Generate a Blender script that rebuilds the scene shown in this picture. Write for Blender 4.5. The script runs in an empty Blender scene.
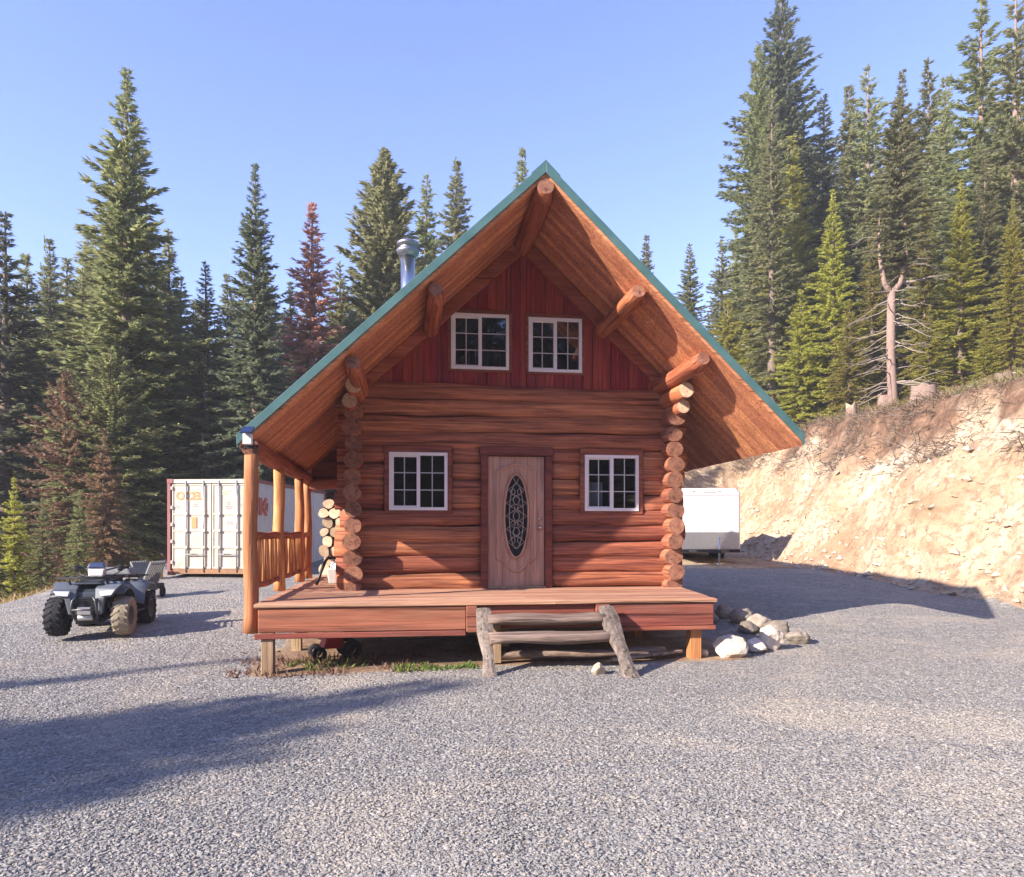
import bpy, math, random
import numpy as np
from mathutils import Vector, Matrix

rad = math.radians
scene = bpy.context.scene
col = scene.collection
rng = np.random.default_rng(11)
random.seed(7)

F, CX, HY, EYE = 740.0, 512.0, 533.0, 1.69       # focal length (px), centre, horizon row, eye height


# ------------------------------------------------------------------ helpers
def tag(o, label=None, cat=None, group=None, kind=None):
    if label: o['label'] = label
    if cat: o['category'] = cat
    if group: o['group'] = group
    if kind: o['kind'] = kind
    return o


def empty(name, loc=(0, 0, 0), rz=0.0, label=None, cat=None, group=None):
    o = bpy.data.objects.new(name, None)
    o.empty_display_size = .2
    o.location = loc
    o.rotation_euler = (0, 0, rz)
    col.objects.link(o)
    tag(o, label, cat, group)
    return o


def np_mesh(name, verts, faces, smooth=False, midx=None):
    verts = np.asarray(verts, dtype=np.float32)
    faces = np.asarray(faces, dtype=np.int32)
    me = bpy.data.meshes.new(name)
    n, k = faces.shape
    me.vertices.add(len(verts))
    me.vertices.foreach_set('co', verts.ravel())
    me.loops.add(n * k)
    me.loops.foreach_set('vertex_index', faces.ravel())
    me.polygons.add(n)
    me.polygons.foreach_set('loop_start', np.arange(0, n * k, k, dtype=np.int32))
    me.polygons.foreach_set('loop_total', np.full(n, k, dtype=np.int32))
    if midx is not None:
        me.polygons.foreach_set('material_index', np.asarray(midx, dtype=np.int32))
    me.polygons.foreach_set('use_smooth', np.full(n, smooth, dtype=bool))
    me.update(calc_edges=True)
    me.validate()
    return me


def link(name, me, mats, parent=None):
    o = bpy.data.objects.new(name, me)
    for m in (mats if isinstance(mats, (list, tuple)) else [mats]):
        me.materials.append(m)
    col.objects.link(o)
    if parent is not None: o.parent = parent
    return o


class MB:
    def __init__(s):
        s.v, s.f, s.m, s.sm = [], [], [], []

    def add(s, vs, fs, m=0, smooth=False):
        b = len(s.v)
        s.v.extend([tuple(p) for p in vs])
        for f in fs:
            s.f.append([b + i for i in f]); s.m.append(m); s.sm.append(smooth)
        return s

    def hexa(s, b, t, m=0):
        return s.add(list(b) + list(t), [(3, 2, 1, 0), (4, 5, 6, 7), (0, 1, 5, 4), (1, 2, 6, 5), (2, 3, 7, 6), (3, 0, 4, 7)], m)

    def box(s, x0, x1, y0, y1, z0, z1, m=0):
        return s.hexa([(x0, y0, z0), (x1, y0, z0), (x1, y1, z0), (x0, y1, z0)],
                      [(x0, y0, z1), (x1, y0, z1), (x1, y1, z1), (x0, y1, z1)], m)

    def bar(s, p0, p1, w, h, m=0, up=(0, 0, 1)):
        p0, p1 = Vector(p0), Vector(p1)
        d = (p1 - p0).normalized()
        u = Vector(up)
        a = d.cross(u)
        if a.length < 1e-4: a = d.cross(Vector((1, 0, 0)))
        a.normalize()
        u = a.cross(d).normalized()
        a *= w / 2; u *= h / 2
        q = [p0 - a - u, p0 + a - u, p1 + a - u, p1 - a - u]
        r = [p0 - a + u, p0 + a + u, p1 + a + u, p1 - a + u]
        return s.hexa(q, r, m)

    def tube(s, pts, radius, n=10, m=0, cap=True, capm=None, smooth=True, rough=0.0, sy=1.0, seed=0, closed=False, flat=0.0):
        """radius: number or list; sy squeezes the second cross axis; rough adds lumps"""
        pts = [Vector(p) for p in pts]
        k = len(pts)
        rs = radius if isinstance(radius, (list, tuple)) else [radius] * k
        rr = random.Random(seed)
        ph = [rr.uniform(0, 6.28) for _ in range(6)]
        vs = []
        prev = None
        for i, p in enumerate(pts):
            if closed:
                d = pts[(i + 1) % k] - pts[i - 1]
            else:
                d = (pts[min(i + 1, k - 1)] - pts[max(i - 1, 0)])
            d.normalize()
            if prev is None:
                a = d.cross(Vector((0, 0, 1)))
                if a.length < 1e-3: a = d.cross(Vector((0, 1, 0)))
            else:
                a = prev - d * prev.dot(d)
            a.normalize(); prev = a
            b = a.cross(d).normalized()
            for j in range(n):
                t = 2 * math.pi * j / n
                q = rs[i]
                if rough:
                    q *= 1 + rough * (math.sin(2 * t + ph[0] + i * .35) * .5 + math.sin(3 * t + ph[1] - i * .6) * .35
                                      + math.sin(i * 1.3 + ph[2]) * .45 + rr.uniform(-.35, .35))
                ct, st = math.cos(t), math.sin(t)
                if flat:
                    e = 1 / (abs(ct) ** (2 + flat) + abs(st) ** (2 + flat)) ** (1 / (2 + flat))
                    ct *= e; st *= e
                vs.append(p + a * (q * ct) + b * (q * sy * st))
        fs = []
        for i in range(k if closed else k - 1):
            i2 = (i + 1) % k
            for j in range(n):
                j2 = (j + 1) % n
                fs.append((i * n + j, i * n + j2, i2 * n + j2, i2 * n + j))
        s.add(vs, fs, m, smooth)
        if cap and not closed:
            b0 = len(s.v) - len(vs)
            cm = m if capm is None else capm
            s.f.append([b0 + j for j in range(n - 1, -1, -1)]); s.m.append(cm); s.sm.append(False)
            s.f.append([b0 + (k - 1) * n + j for j in range(n)]); s.m.append(cm); s.sm.append(False)
        return s

    def lathe(s, prof, c=(0, 0, 0), axis='z', n=20, m=0, smooth=True):
        vs = []
        for (r, h) in prof:
            for j in range(n):
                t = 2 * math.pi * j / n
                x, y = r * math.cos(t), r * math.sin(t)
                p = {'z': (x, y, h), 'x': (h, x, y), 'y': (x, h, y)}[axis]
                vs.append((p[0] + c[0], p[1] + c[1], p[2] + c[2]))
        fs = []
        for i in range(len(prof) - 1):
            for j in range(n):
                j2 = (j + 1) % n
                fs.append((i * n + j, i * n + j2, (i + 1) * n + j2, (i + 1) * n + j))
        return s.add(vs, fs, m, smooth)

    def prism(s, poly, axis, a0, a1, m=0):
        """extrude a 2-D polygon along an axis ('x': poly is (y,z); 'y': poly is (x,z))"""
        def P(u, w, a): return (a, u, w) if axis == 'x' else ((u, a, w) if axis == 'y' else (u, w, a))
        n = len(poly)
        vs = [P(u, w, a0) for u, w in poly] + [P(u, w, a1) for u, w in poly]
        fs = [tuple(range(n)), tuple(range(2 * n - 1, n - 1, -1))]
        for i in range(n):
            j = (i + 1) % n
            fs.append((i, i + n, j + n, j))
        return s.add(vs, fs, m)

    def build(s, name, mats, parent=None, bevel=0.0, seg=1, subsurf=0):
        me = bpy.data.meshes.new(name)
        me.from_pydata(s.v, [], s.f)
        me.polygons.foreach_set('material_index', s.m)
        me.polygons.foreach_set('use_smooth', s.sm)
        me.update()
        import bmesh
        bm = bmesh.new(); bm.from_mesh(me)
        bmesh.ops.recalc_face_normals(bm, faces=bm.faces)
        bm.to_mesh(me); bm.free()
        o = link(name, me, mats, parent)
        if bevel:
            b = o.modifiers.new('bevel', 'BEVEL'); b.width = bevel; b.segments = seg; b.limit_method = 'ANGLE'; b.angle_limit = rad(40)
        if subsurf:
            b = o.modifiers.new('sub', 'SUBSURF'); b.levels = b.render_levels = subsurf
        return o


def sstep(a, b, x):
    t = np.clip((x - a) / (b - a), 0, 1)
    return t * t * (3 - 2 * t)


def _hash(ix, iy, seed):
    n = (ix.astype(np.int64) * 374761393 + iy.astype(np.int64) * 668265263 + seed * 1442695041) & 0x7fffffff
    n = ((n ^ (n >> 13)) * 1274126177) & 0x7fffffff
    n = (n ^ (n >> 16)) & 0xffff
    return n / 65535.0


def vnoise(x, y, seed=0):
    x = np.asarray(x, float); y = np.asarray(y, float)
    ix, iy = np.floor(x), np.floor(y)
    fx, fy = x - ix, y - iy
    fx = fx * fx * (3 - 2 * fx); fy = fy * fy * (3 - 2 * fy)
    a = _hash(ix, iy, seed); b = _hash(ix + 1, iy, seed)
    c = _hash(ix, iy + 1, seed); d = _hash(ix + 1, iy + 1, seed)
    return (a * (1 - fx) + b * fx) * (1 - fy) + (c * (1 - fx) + d * fx) * fy - .5


def fbm(x, y, seed=0, o=4):
    s, a, f = 0, 1, 1
    for i in range(o):
        s = s + a * vnoise(x * f, y * f, seed + i * 17); a *= .5; f *= 2.03
    return s


# ------------------------------------------------------------------ materials
class NT:
    def __init__(s, name):
        s.mat = bpy.data.materials.new(name)
        s.mat.use_nodes = True
        s.t = s.mat.node_tree
        s.b = s.t.nodes['Principled BSDF']
        s.out = s.t.nodes['Material Output']

    def n(s, kind, **kw):
        nd = s.t.nodes.new(kind)
        for k, v in kw.items():
            if k.startswith('i_'):
                nd.inputs[k[2:].replace('_', ' ')].default_value = v
            else:
                setattr(nd, k, v)
        return nd

    def l(s, a, b): s.t.links.new(a, b)

    def coord(s, scale=(1, 1, 1), kind='Object'):
        tc = s.n('ShaderNodeTexCoord'); mp = s.n('ShaderNodeMapping')
        mp.inputs['Scale'].default_value = scale
        s.l(tc.outputs[kind], mp.inputs['Vector'])
        return mp.outputs['Vector']

    def noise(s, vec, scale=5, detail=4, rough=.55, dist=0.0):
        n = s.n('ShaderNodeTexNoise')
        n.inputs['Scale'].default_value = scale; n.inputs['Detail'].default_value = detail
        n.inputs['Roughness'].default_value = rough; n.inputs['Distortion'].default_value = dist
        s.l(vec, n.inputs['Vector'])
        return n.outputs['Fac']

    def ramp(s, fac, stops):
        r = s.n('ShaderNodeValToRGB')
        e = r.color_ramp.elements
        while len(e) < len(stops): e.new(.5)
        for i, (p, c) in enumerate(stops):
            e[i].position = p
            e[i].color = (c[0], c[1], c[2], 1) if isinstance(c, (tuple, list)) else (c, c, c, 1)
        s.l(fac, r.inputs['Fac'])
        return r.outputs['Color']

    def mix(s, fac, a, b, mode='MIX'):
        m = s.n('ShaderNodeMix', data_type='RGBA', blend_type=mode)
        for sock, val in ((m.inputs[0], fac), (m.inputs[6], a), (m.inputs[7], b)):
            if hasattr(val, 'is_output'): s.l(val, sock)
            elif isinstance(val, (tuple, list)): sock.default_value = (val[0], val[1], val[2], 1)
            else: sock.default_value = val
        return m.outputs[2]

    def math(s, op, a, b=0.0, clamp=False):
        m = s.n('ShaderNodeMath', operation=op, use_clamp=clamp)
        for sock, val in ((m.inputs[0], a), (m.inputs[1], b)):
            if hasattr(val, 'is_output'): s.l(val, sock)
            else: sock.default_value = val
        return m.outputs[0]

    def hsv(s, colr, h=.5, sat=1.0, v=1.0):
        n = s.n('ShaderNodeHueSaturation')
        for k, val in (('Hue', h), ('Saturation', sat), ('Value', v)):
            if hasattr(val, 'is_output'): s.l(val, n.inputs[k])
            else: n.inputs[k].default_value = val
        s.l(colr, n.inputs['Color'])
        return n.outputs['Color']

    def bump(s, h, strength=.4, dist=.02):
        b = s.n('ShaderNodeBump')
        b.inputs['Strength'].default_value = strength; b.inputs['Distance'].default_value = dist
        s.l(h, b.inputs['Height'])
        s.l(b.outputs['Normal'], s.b.inputs['Normal'])

    def base(s, c, rough=.6, spec=.35, metal=0.0):
        if hasattr(c, 'is_output'): s.l(c, s.b.inputs['Base Color'])
        else: s.b.inputs['Base Color'].default_value = (c[0], c[1], c[2], 1)
        if hasattr(rough, 'is_output'): s.l(rough, s.b.inputs['Roughness'])
        else: s.b.inputs['Roughness'].default_value = rough
        s.b.inputs['Specular IOR Level'].default_value = spec
        s.b.inputs['Metallic'].default_value = metal
        return s.mat


def rand_fac(t, lo, hi, island=True):
    if island: o = t.n('ShaderNodeNewGeometry').outputs['Random Per Island']
    else: o = t.n('ShaderNodeObjectInfo').outputs['Random']
    return t.math('ADD', t.math('MULTIPLY', o, hi - lo), lo)


def wood(name, axis, light, dark, along=1.2, across=22, rough=.6, island=False, spec=.3, crack=.7, var=(.75, 1.2), stain=None):
    t = NT(name)
    sc = [across] * 3; sc['xyz'.index(axis)] = along
    v = t.coord(sc)
    oi = t.n('ShaderNodeObjectInfo')
    if island: rnd = t.n('ShaderNodeNewGeometry').outputs['Random Per Island']
    else: rnd = oi.outputs['Random']
    off = t.n('ShaderNodeVectorMath', operation='ADD')
    cb = t.n('ShaderNodeCombineXYZ')
    t.l(t.math('MULTIPLY', rnd, 37.0), cb.inputs[0]); t.l(t.math('MULTIPLY', rnd, 91.0), cb.inputs[1]); t.l(t.math('MULTIPLY', rnd, 53.0), cb.inputs[2])
    t.l(v, off.inputs[0]); t.l(cb.outputs[0], off.inputs[1])
    v = off.outputs[0]
    g = t.noise(v, 1.0, 5, .6, .6)
    c = t.ramp(g, [(.34, tuple(x * .8 for x in dark)), (.49, tuple((a + b) / 2 for a, b in zip(light, dark))), (.64, tuple(x * 1.08 for x in light))])
    sc2 = [3.0] * 3; sc2['xyz'.index(axis)] = .7
    big = t.noise(t.coord(sc2), 1.0, 4, .6)
    c = t.mix(t.ramp(big, [(.35, 0.0), (.7, .55)]), c, stain or tuple(x * .62 for x in dark))
    sc3 = [across * 1.3] * 3; sc3['xyz'.index(axis)] = along * .45
    off2 = t.n('ShaderNodeVectorMath', operation='ADD')
    t.l(t.coord(sc3), off2.inputs[0]); t.l(cb.outputs[0], off2.inputs[1])
    cr = t.noise(off2.outputs[0], .55, 3, .5, .3)
    crk = t.ramp(cr, [(.30, 1.0), (.37, 0.0)])
    c = t.mix(t.math('MULTIPLY', crk, crack), c, tuple(x * .35 for x in dark))
    c = t.hsv(c, t.math('ADD', t.math('MULTIPLY', rnd, .016), .492), 1.0, t.math('ADD', t.math('MULTIPLY', rnd, var[1] - var[0]), var[0]))
    t.bump(t.math('SUBTRACT', g, t.math('MULTIPLY', crk, 1.2)), .6, .02)
    return t.base(c, rough, spec)


def plain(name, c, rough=.5, spec=.4, metal=0.0, dirt=.25, scale=4.0, bump=.0):
    t = NT(name)
    g = t.noise(t.coord(), scale, 5, .6)
    cc = t.mix(t.ramp(g, [(.35, 0.0), (.75, dirt)]), c, tuple(x * .45 + .02 for x in c))
    if bump: t.bump(g, bump, .01)
    return t.base(cc, rough, spec, metal)


M = {}
LOGL, LOGD = (.52, .19, .092), (.19, .058, .036)
M['log_x'] = wood('log_wood_front', 'x', LOGL, LOGD, along=.9, across=24, crack=.7, var=(.78, 1.2), rough=.72, spec=.2, stain=(.14, .045, .035))
M['log_y'] = wood('log_wood_side', 'y', (.47, .19, .105), (.22, .07, .042), along=1.0, across=22, rough=.75, spec=.2)
M['post'] = wood('peeled_post_wood', 'z', (.62, .29, .12), (.40, .15, .06), along=1.3, across=24, crack=.7, rough=.7, spec=.2)
M['beam_y'] = wood('purlin_wood', 'y', (.52, .18, .088), (.26, .068, .035), along=1.0, across=22, rough=.7, spec=.2)
M['soffit'] = wood('soffit_boards', 'x', (.76, .33, .17), (.50, .18, .085), along=.9, across=30, island=True, var=(.72, 1.18), crack=.6)
M['gable'] = wood('red_gable_boards', 'z', (.38, .048, .038), (.22, .024, .021), along=1.3, across=24, island=True, crack=.3, var=(.8, 1.2))
M['trim'] = wood('red_trim_boards', 'x', (.29, .080, .050), (.16, .040, .026), along=1.3, across=20, crack=.3)
M['rafter'] = wood('gable_rafter_wood', 'x', (.50, .17, .085), (.32, .085, .042), along=1.0, across=15)
M['deck'] = wood('deck_boards', 'x', (.55, .33, .22), (.30, .15, .10), along=1.0, across=30, island=True, var=(.72, 1.12), rough=.8, spec=.2, stain=(.40, .15, .09))
M['rim'] = wood('deck_rim_boards', 'x', (.33, .098, .06), (.17, .042, .028), along=.8, across=24, rough=.75, spec=.2, stain=(.30, .15, .10), var=(.85, 1.15))
M['grey_wood'] = wood('weathered_grey_wood', 'x', (.40, .30, .24), (.17, .12, .095), along=1.2, across=22, rough=.85, spec=.15)
M['grey_wood_z'] = wood('weathered_grey_stringer', 'z', (.34, .28, .235), (.16, .125, .10), along=1.2, across=22, rough=.85, spec=.15)
M['pale_post'] = wood('pale_lumber', 'z', (.50, .36, .22), (.33, .22, .12), along=1.2, across=22, rough=.75)


def log_end_mat(name, c1, c2):
    t = NT(name)
    v = t.coord((1, 1, 1))
    g = t.noise(v, 9, 5, .65)
    c = t.ramp(g, [(.3, c2), (.7, c1)])
    f = t.noise(v, 60, 3, .6)
    c = t.mix(t.ramp(f, [(.3, .5), (.5, 0.0)]), c, tuple(x * .5 for x in c2))
    c = t.mix(t.ramp(t.noise(t.coord((1, .2, 1)), 14, 3, .6, 1.5), [(.36, .75), (.43, 0.0)]), c, tuple(x * .35 for x in c2))
    c = t.hsv(c, .5, 1, rand_fac(t, .7, 1.25, False))
    t.bump(f, .3, .01)
    return t.base(c, .8, .2)


M['log_end'] = log_end_mat('cut_log_end', (.38, .185, .115), (.17, .07, .048))
M['log_end_pale'] = log_end_mat('pale_cut_log_end', (.72, .56, .40), (.52, .33, .20))
M['fire_end'] = log_end_mat('split_firewood_end', (.80, .66, .47), (.60, .42, .26))
M['bark'] = plain('firewood_bark', (.15, .075, .045), .9, .1, dirt=.7, scale=14, bump=.6)


def metal_roof():
    t = NT('green_metal_roofing')
    g = t.noise(t.coord((1, 1, 1)), 3, 4, .6)
    c = t.ramp(g, [(.3, (.055, .125, .125)), (.7, (.085, .175, .17))])
    return t.base(c, .42, .5, .0)


M['green'] = metal_roof()
M['vinyl'] = plain('white_vinyl', (.80, .78, .78), .45, .4, dirt=.12)
M['muntin'] = plain('grey_white_grid_bars', (.50, .48, .49), .5, .35, dirt=.15)
M['pipe'] = plain('galvanised_flue', (.62, .63, .65), .28, .5, 1.0, dirt=.35, scale=6)
M['pipe_dark'] = plain('sooty_flue_cap', (.30, .30, .32), .45, .5, .9, dirt=.6)
M['concrete'] = plain('foundation_block', (.24, .23, .21), .9, .2, dirt=.5, scale=5, bump=.4)
M['interior'] = plain('interior_panelling', (.10, .055, .035), .8, .2)
M['black'] = plain('black_plastic', (.014, .015, .017), .45, .45, dirt=.3)
M['rubber'] = plain('tyre_rubber', (.030, .030, .033), .85, .25, dirt=.5, scale=9)
M['rubber_dusty'] = plain('dusty_tyre_rubber', (.33, .28, .20), .95, .1, dirt=.6, scale=12)
M['atv_paint'] = plain('atv_grey_plastic', (.040, .047, .056), .36, .5, dirt=.3, scale=7)
M['atv_light'] = plain('atv_pale_panel', (.115, .13, .15), .38, .5, dirt=.3, scale=7)
M['steel'] = plain('steel_tube', (.10, .105, .11), .45, .5, .6, dirt=.4)
M['alu'] = plain('aluminium_sheet', (.60, .59, .57), .38, .5, .85, dirt=.25, scale=12)
M['white_paint'] = plain('white_panel_paint', (.86, .83, .82), .35, .5, dirt=.06, scale=2)
M['lens'] = plain('lamp_lens', (.65, .68, .70), .12, .6, dirt=.1)
M['solar'] = plain('solar_panel', (.012, .02, .07), .15, .6, dirt=.1)
M['red_paint'] = plain('red_machine_paint', (.42, .022, .02), .4, .5, dirt=.3)
M['blue'] = plain('blue_plastic', (.03, .05, .13), .35, .5, dirt=.3)
M['yellow_wood'] = plain('yellow_timber_block', (.62, .44, .18), .8, .2, dirt=.4)
M['ribgrey'] = plain('grey_ribbed_plastic', (.22, .225, .22), .55, .35, dirt=.5, scale=9)
M['brass'] = plain('satin_nickel', (.66, .60, .53), .28, .5, 1.0, dirt=.1)


def container_mat():
    t = NT('container_paint')
    g = t.noise(t.coord((1, 1, 1)), 2.2, 6, .65)
    c = t.ramp(g, [(.3, (.50, .44, .35)), (.7, (.60, .545, .45))])
    r = t.noise(t.coord((2.5, 2.5, .9)), 2.4, 6, .7)
    c = t.mix(t.ramp(r, [(.60, 0.0), (.70, .6)]), c, (.44, .19, .08))
    return t.base(c, .55, .35)


M['cont'] = container_mat()
M['cont_side'] = plain('container_side_paint', (.60, .59, .56), .6, .3, dirt=.25, scale=1.5)
M['cont_red'] = plain('container_red_frame', (.30, .12, .11), .6, .3, dirt=.4, scale=5)
M['cont_rust'] = plain('rusty_sill', (.36, .20, .11), .8, .2, dirt=.5, scale=5)
M['orange_ink'] = plain('orange_lettering', (.78, .33, .14), .6, .3, dirt=.3)
M['red_ink'] = plain('red_lettering', (.56, .13, .09), .6, .3, dirt=.3)
M['green_ink'] = plain('faded_green_lettering', (.56, .62, .44), .6, .3, dirt=.3)
M['grey_ink'] = plain('faded_grey_lettering', (.45, .45, .47), .6, .3, dirt=.3)


def glass_mat(name, tint, refl=.12):
    t = NT(name)
    t.t.nodes.remove(t.b)
    tr = t.n('ShaderNodeBsdfTransparent'); tr.inputs[0].default_value = (*tint, 1)
    gl = t.n('ShaderNodeBsdfGlossy'); gl.inputs['Roughness'].default_value = .02
    gl.inputs[0].default_value = (1, 1, 1, 1)
    fr = t.n('ShaderNodeFresnel'); fr.inputs[0].default_value = 1.5
    mx = t.n('ShaderNodeMixShader')
    bp = t.n('ShaderNodeBump'); bp.inputs['Strength'].default_value = .03; bp.inputs['Distance'].default_value = .05
    t.l(t.noise(t.coord(), 2.0, 2), bp.inputs['Height']); t.l(bp.outputs[0], gl.inputs['Normal'])
    t.l(t.math('MULTIPLY', fr.outputs[0], 1.3, True), mx.inputs[0]); t.l(tr.outputs[0], mx.inputs[1]); t.l(gl.outputs[0], mx.inputs[2])
    t.l(mx.outputs[0], t.out.inputs['Surface'])
    return t.mat


M['glass'] = glass_mat('window_glass', (.75, .78, .8))
M['door'] = wood('door_panel_wood', 'z', (.60, .36, .25), (.46, .255, .17), along=1.5, across=24, crack=.2, var=(.98, 1.02), rough=.5)
M['came'] = plain('lead_came', (.42, .36, .32), .4, .5, .6, dirt=.2)
M['dark_glass'] = plain('dark_bevelled_glass', (.012, .012, .016), .08, .6, dirt=.2)


def stone_mat(name, stops, scale=6):
    t = NT(name)
    v = t.coord()
    c = t.ramp(t.noise(v, scale, 7, .65), stops)
    c = t.hsv(c, .5, 1, rand_fac(t, .8, 1.15, False))
    t.bump(t.noise(v, scale * 4, 6, .7), .7, .03)
    return t.base(c, .9, .2)


M['pale_rock'] = stone_mat('pale_rock', [(.3, (.50, .40, .29)), (.55, (.72, .63, .52)), (.75, (.80, .75, .68))])
M['bank_stone'] = stone_mat('bank_stone', [(.3, (.34, .26, .18)), (.6, (.52, .43, .33)), (.8, (.60, .53, .44))])
M['grey_rock'] = stone_mat('grey_boulder', [(.3, (.15, .125, .10)), (.6, (.33, .28, .23)), (.8, (.45, .38, .30))])


def terrain_mat():
    t = NT('ground_surface')
    v = t.coord()
    def attr(n):
        a = t.n('ShaderNodeAttribute'); a.attribute_name = n
        return a.outputs['Fac']
    # crushed gravel
    vo = t.n('ShaderNodeTexVoronoi'); vo.inputs['Scale'].default_value = 34
    t.l(v, vo.inputs['Vector'])
    sep = t.n('ShaderNodeSeparateColor'); t.l(vo.outputs['Color'], sep.inputs[0])
    gc = t.ramp(sep.outputs[0], [(.0, (.17, .164, .158)), (.35, (.222, .214, .205)), (.7, (.274, .262, .245)), (1.0, (.37, .345, .31))])
    vo2 = t.n('ShaderNodeTexVoronoi'); vo2.inputs['Scale'].default_value = 15
    t.l(v, vo2.inputs['Vector'])
    sep2 = t.n('ShaderNodeSeparateColor'); t.l(vo2.outputs['Color'], sep2.inputs[0])
    gc = t.hsv(gc, .5, 1, t.math('ADD', t.math('MULTIPLY', sep2.outputs[1], .45), .78))
    gc = t.mix(t.math('MULTIPLY', sep2.outputs[2], .22), gc, (.26, .205, .155))
    pt = t.noise(v, .45, 6, .68, .8)
    gc = t.mix(t.ramp(pt, [(.50, 0.0), (.66, .6)]), gc, (.41, .35, .28))
    pt2 = t.noise(t.coord((.5, 1.3, 1)), .55, 4, .6)
    gc = t.mix(t.ramp(pt2, [(.5, 0.0), (.75, .35)]), gc, (.14, .14, .148))
    # dirt of the cut bank
    n1 = t.noise(t.coord((1, 1, 1.0)), .55, 8, .66, .7)
    dc = t.ramp(n1, [(.27, (.21, .135, .075)), (.40, (.36, .26, .16)), (.52, (.47, .365, .25)), (.70, (.55, .455, .34))])
    n2 = t.noise(t.coord((.8, .8, 1.1)), .42, 5, .6, .9)
    dc = t.mix(t.ramp(n2, [(.48, 0.0), (.60, .75)]), dc, (.35, .195, .115))
    n3 = t.noise(v, 4.5, 8, .72)
    dc = t.mix(t.ramp(n3, [(.40, .85), (.5, 0.0)]), dc, (.24, .155, .10))  # hollows of the relief darkened in the colour too, as crease shade
    rill = t.noise(t.coord((3.2, 3.2, .5)), 1.1, 6, .65)
    dc = t.mix(t.ramp(rill, [(.36, .5), (.46, 0.0)]), dc, (.34, .23, .14))  # rill bottoms get crease shade in the colour as well
    # forest floor and brushy rim
    n4 = t.noise(v, 1.3, 7, .7)
    fc = t.ramp(n4, [(.3, (.07, .045, .028)), (.5, (.26, .165, .105)), (.62, (.42, .29, .19)), (.75, (.22, .21, .08))])
    bc = t.ramp(t.noise(v, 3.5, 7, .7), [(.3, (.05, .03, .02)), (.55, (.19, .11, .07)), (.75, (.33, .22, .14))])
    c = t.mix(attr('forest'), dc, fc)
    c = t.mix(attr('brush'), c, bc)
    nz = t.math('ADD', attr('gravel'), t.math('MULTIPLY', t.math('SUBTRACT', t.noise(v, 2.2, 6, .7), .5), .9))
    gm = t.ramp(nz, [(.42, 0.0), (.56, 1.0)])
    c = t.mix(gm, c, gc)
    # relief
    hg = t.math('ADD', t.math('MULTIPLY', vo.outputs['Distance'], -1.0), t.math('MULTIPLY', vo2.outputs['Distance'], -.9))
    hd = t.math('ADD', t.math('MULTIPLY', n3, 4.5), t.math('MULTIPLY', rill, 3.0))
    m = t.n('ShaderNodeMix', data_type='FLOAT')
    t.l(gm, m.inputs[0]); t.l(hd, m.inputs[2]); t.l(hg, m.inputs[3])
    t.bump(m.outputs[0], .8, .022)
    return t.base(c, .92, .15)


M['terrain'] = terrain_mat()


def gravel_stone_mat():
    t = NT('crushed_stone')
    r = t.n('ShaderNodeNewGeometry').outputs['Random Per Island']
    c = t.ramp(r, [(0, (.165, .16, .155)), (.3, (.215, .208, .20)), (.6, (.26, .25, .237)), (.88, (.31, .292, .268)), (.95, (.30, .24, .185)), (1.0, (.38, .36, .33))])
    pt = t.noise(t.coord(), .45, 6, .68, .8)
    c = t.mix(t.ramp(pt, [(.50, 0.0), (.66, .5)]), c, (.41, .35, .28))
    return t.base(c, .85, .25)


M['stones'] = gravel_stone_mat()


def foliage(name, dark, mid, light, trans=.25):
    t = NT(name)
    isl = t.n('ShaderNodeNewGeometry').outputs['Random Per Island']
    n = t.noise(t.coord(), .55, 4, .6)
    f = t.math('ADD', t.math('MULTIPLY', isl, .5), t.math('MULTIPLY', n, .6))
    c = t.ramp(f, [(.25, dark), (.5, mid), (.85, light)])
    oi = t.n('ShaderNodeObjectInfo').outputs['Random']
    c = t.hsv(c, t.math('ADD', t.math('MULTIPLY', oi, .03), .485), 1.0, t.math('ADD', t.math('MULTIPLY', oi, .4), .8))
    t.base(c, .55, .3)
    tl = t.n('ShaderNodeBsdfTranslucent'); t.l(c, tl.inputs[0])
    mx = t.n('ShaderNodeMixShader'); mx.inputs[0].default_value = trans
    t.l(t.b.outputs[0], mx.inputs[1]); t.l(tl.outputs[0], mx.inputs[2]); t.l(mx.outputs[0], t.out.inputs['Surface'])
    return t.mat


M['fol_dark'] = foliage('spruce_needles', (.085, .105, .070), (.18, .205, .125), (.28, .30, .18), .5)
M['fol_mid'] = foliage('fir_needles', (.14, .16, .075), (.28, .295, .125), (.40, .40, .185), .5)
M['fol_pale'] = foliage('pine_needles', (.19, .21, .10), (.35, .36, .17), (.46, .455, .24), .5)
M['fol_yellow'] = foliage('young_fir_needles', (.23, .23, .055), (.47, .455, .10), (.60, .56, .15), .5)
M['fol_red'] = foliage('dead_red_needles', (.34, .17, .12), (.60, .32, .24), (.70, .43, .33), .45)
M['fol_rust'] = foliage('rusty_needles', (.13, .15, .08), (.36, .25, .14), (.52, .31, .20), .45)
M['trunk'] = plain('conifer_bark', (.21, .155, .125), .9, .1, dirt=.75, scale=7, bump=.6)
M['trunk_pale'] = plain('pale_dead_bark', (.29, .20, .16), .9, .1, dirt=.6, scale=6, bump=.5)
M['twig'] = plain('dry_twigs', (.20, .15, .115), .9, .1, dirt=.5)
M['twig_pale'] = plain('bleached_twigs', (.34, .28, .235), .9, .1, dirt=.5)
M['grass'] = foliage('dry_grass_blades', (.16, .12, .05), (.30, .20, .09), (.42, .31, .16), .3)
M['weed'] = foliage('green_weed_leaves', (.06, .10, .02), (.12, .18, .035), (.22, .28, .06), .3)
M['leaf_dry'] = foliage('dry_leaves', (.10, .05, .035), (.19, .10, .07), (.30, .19, .12), .3)


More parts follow.
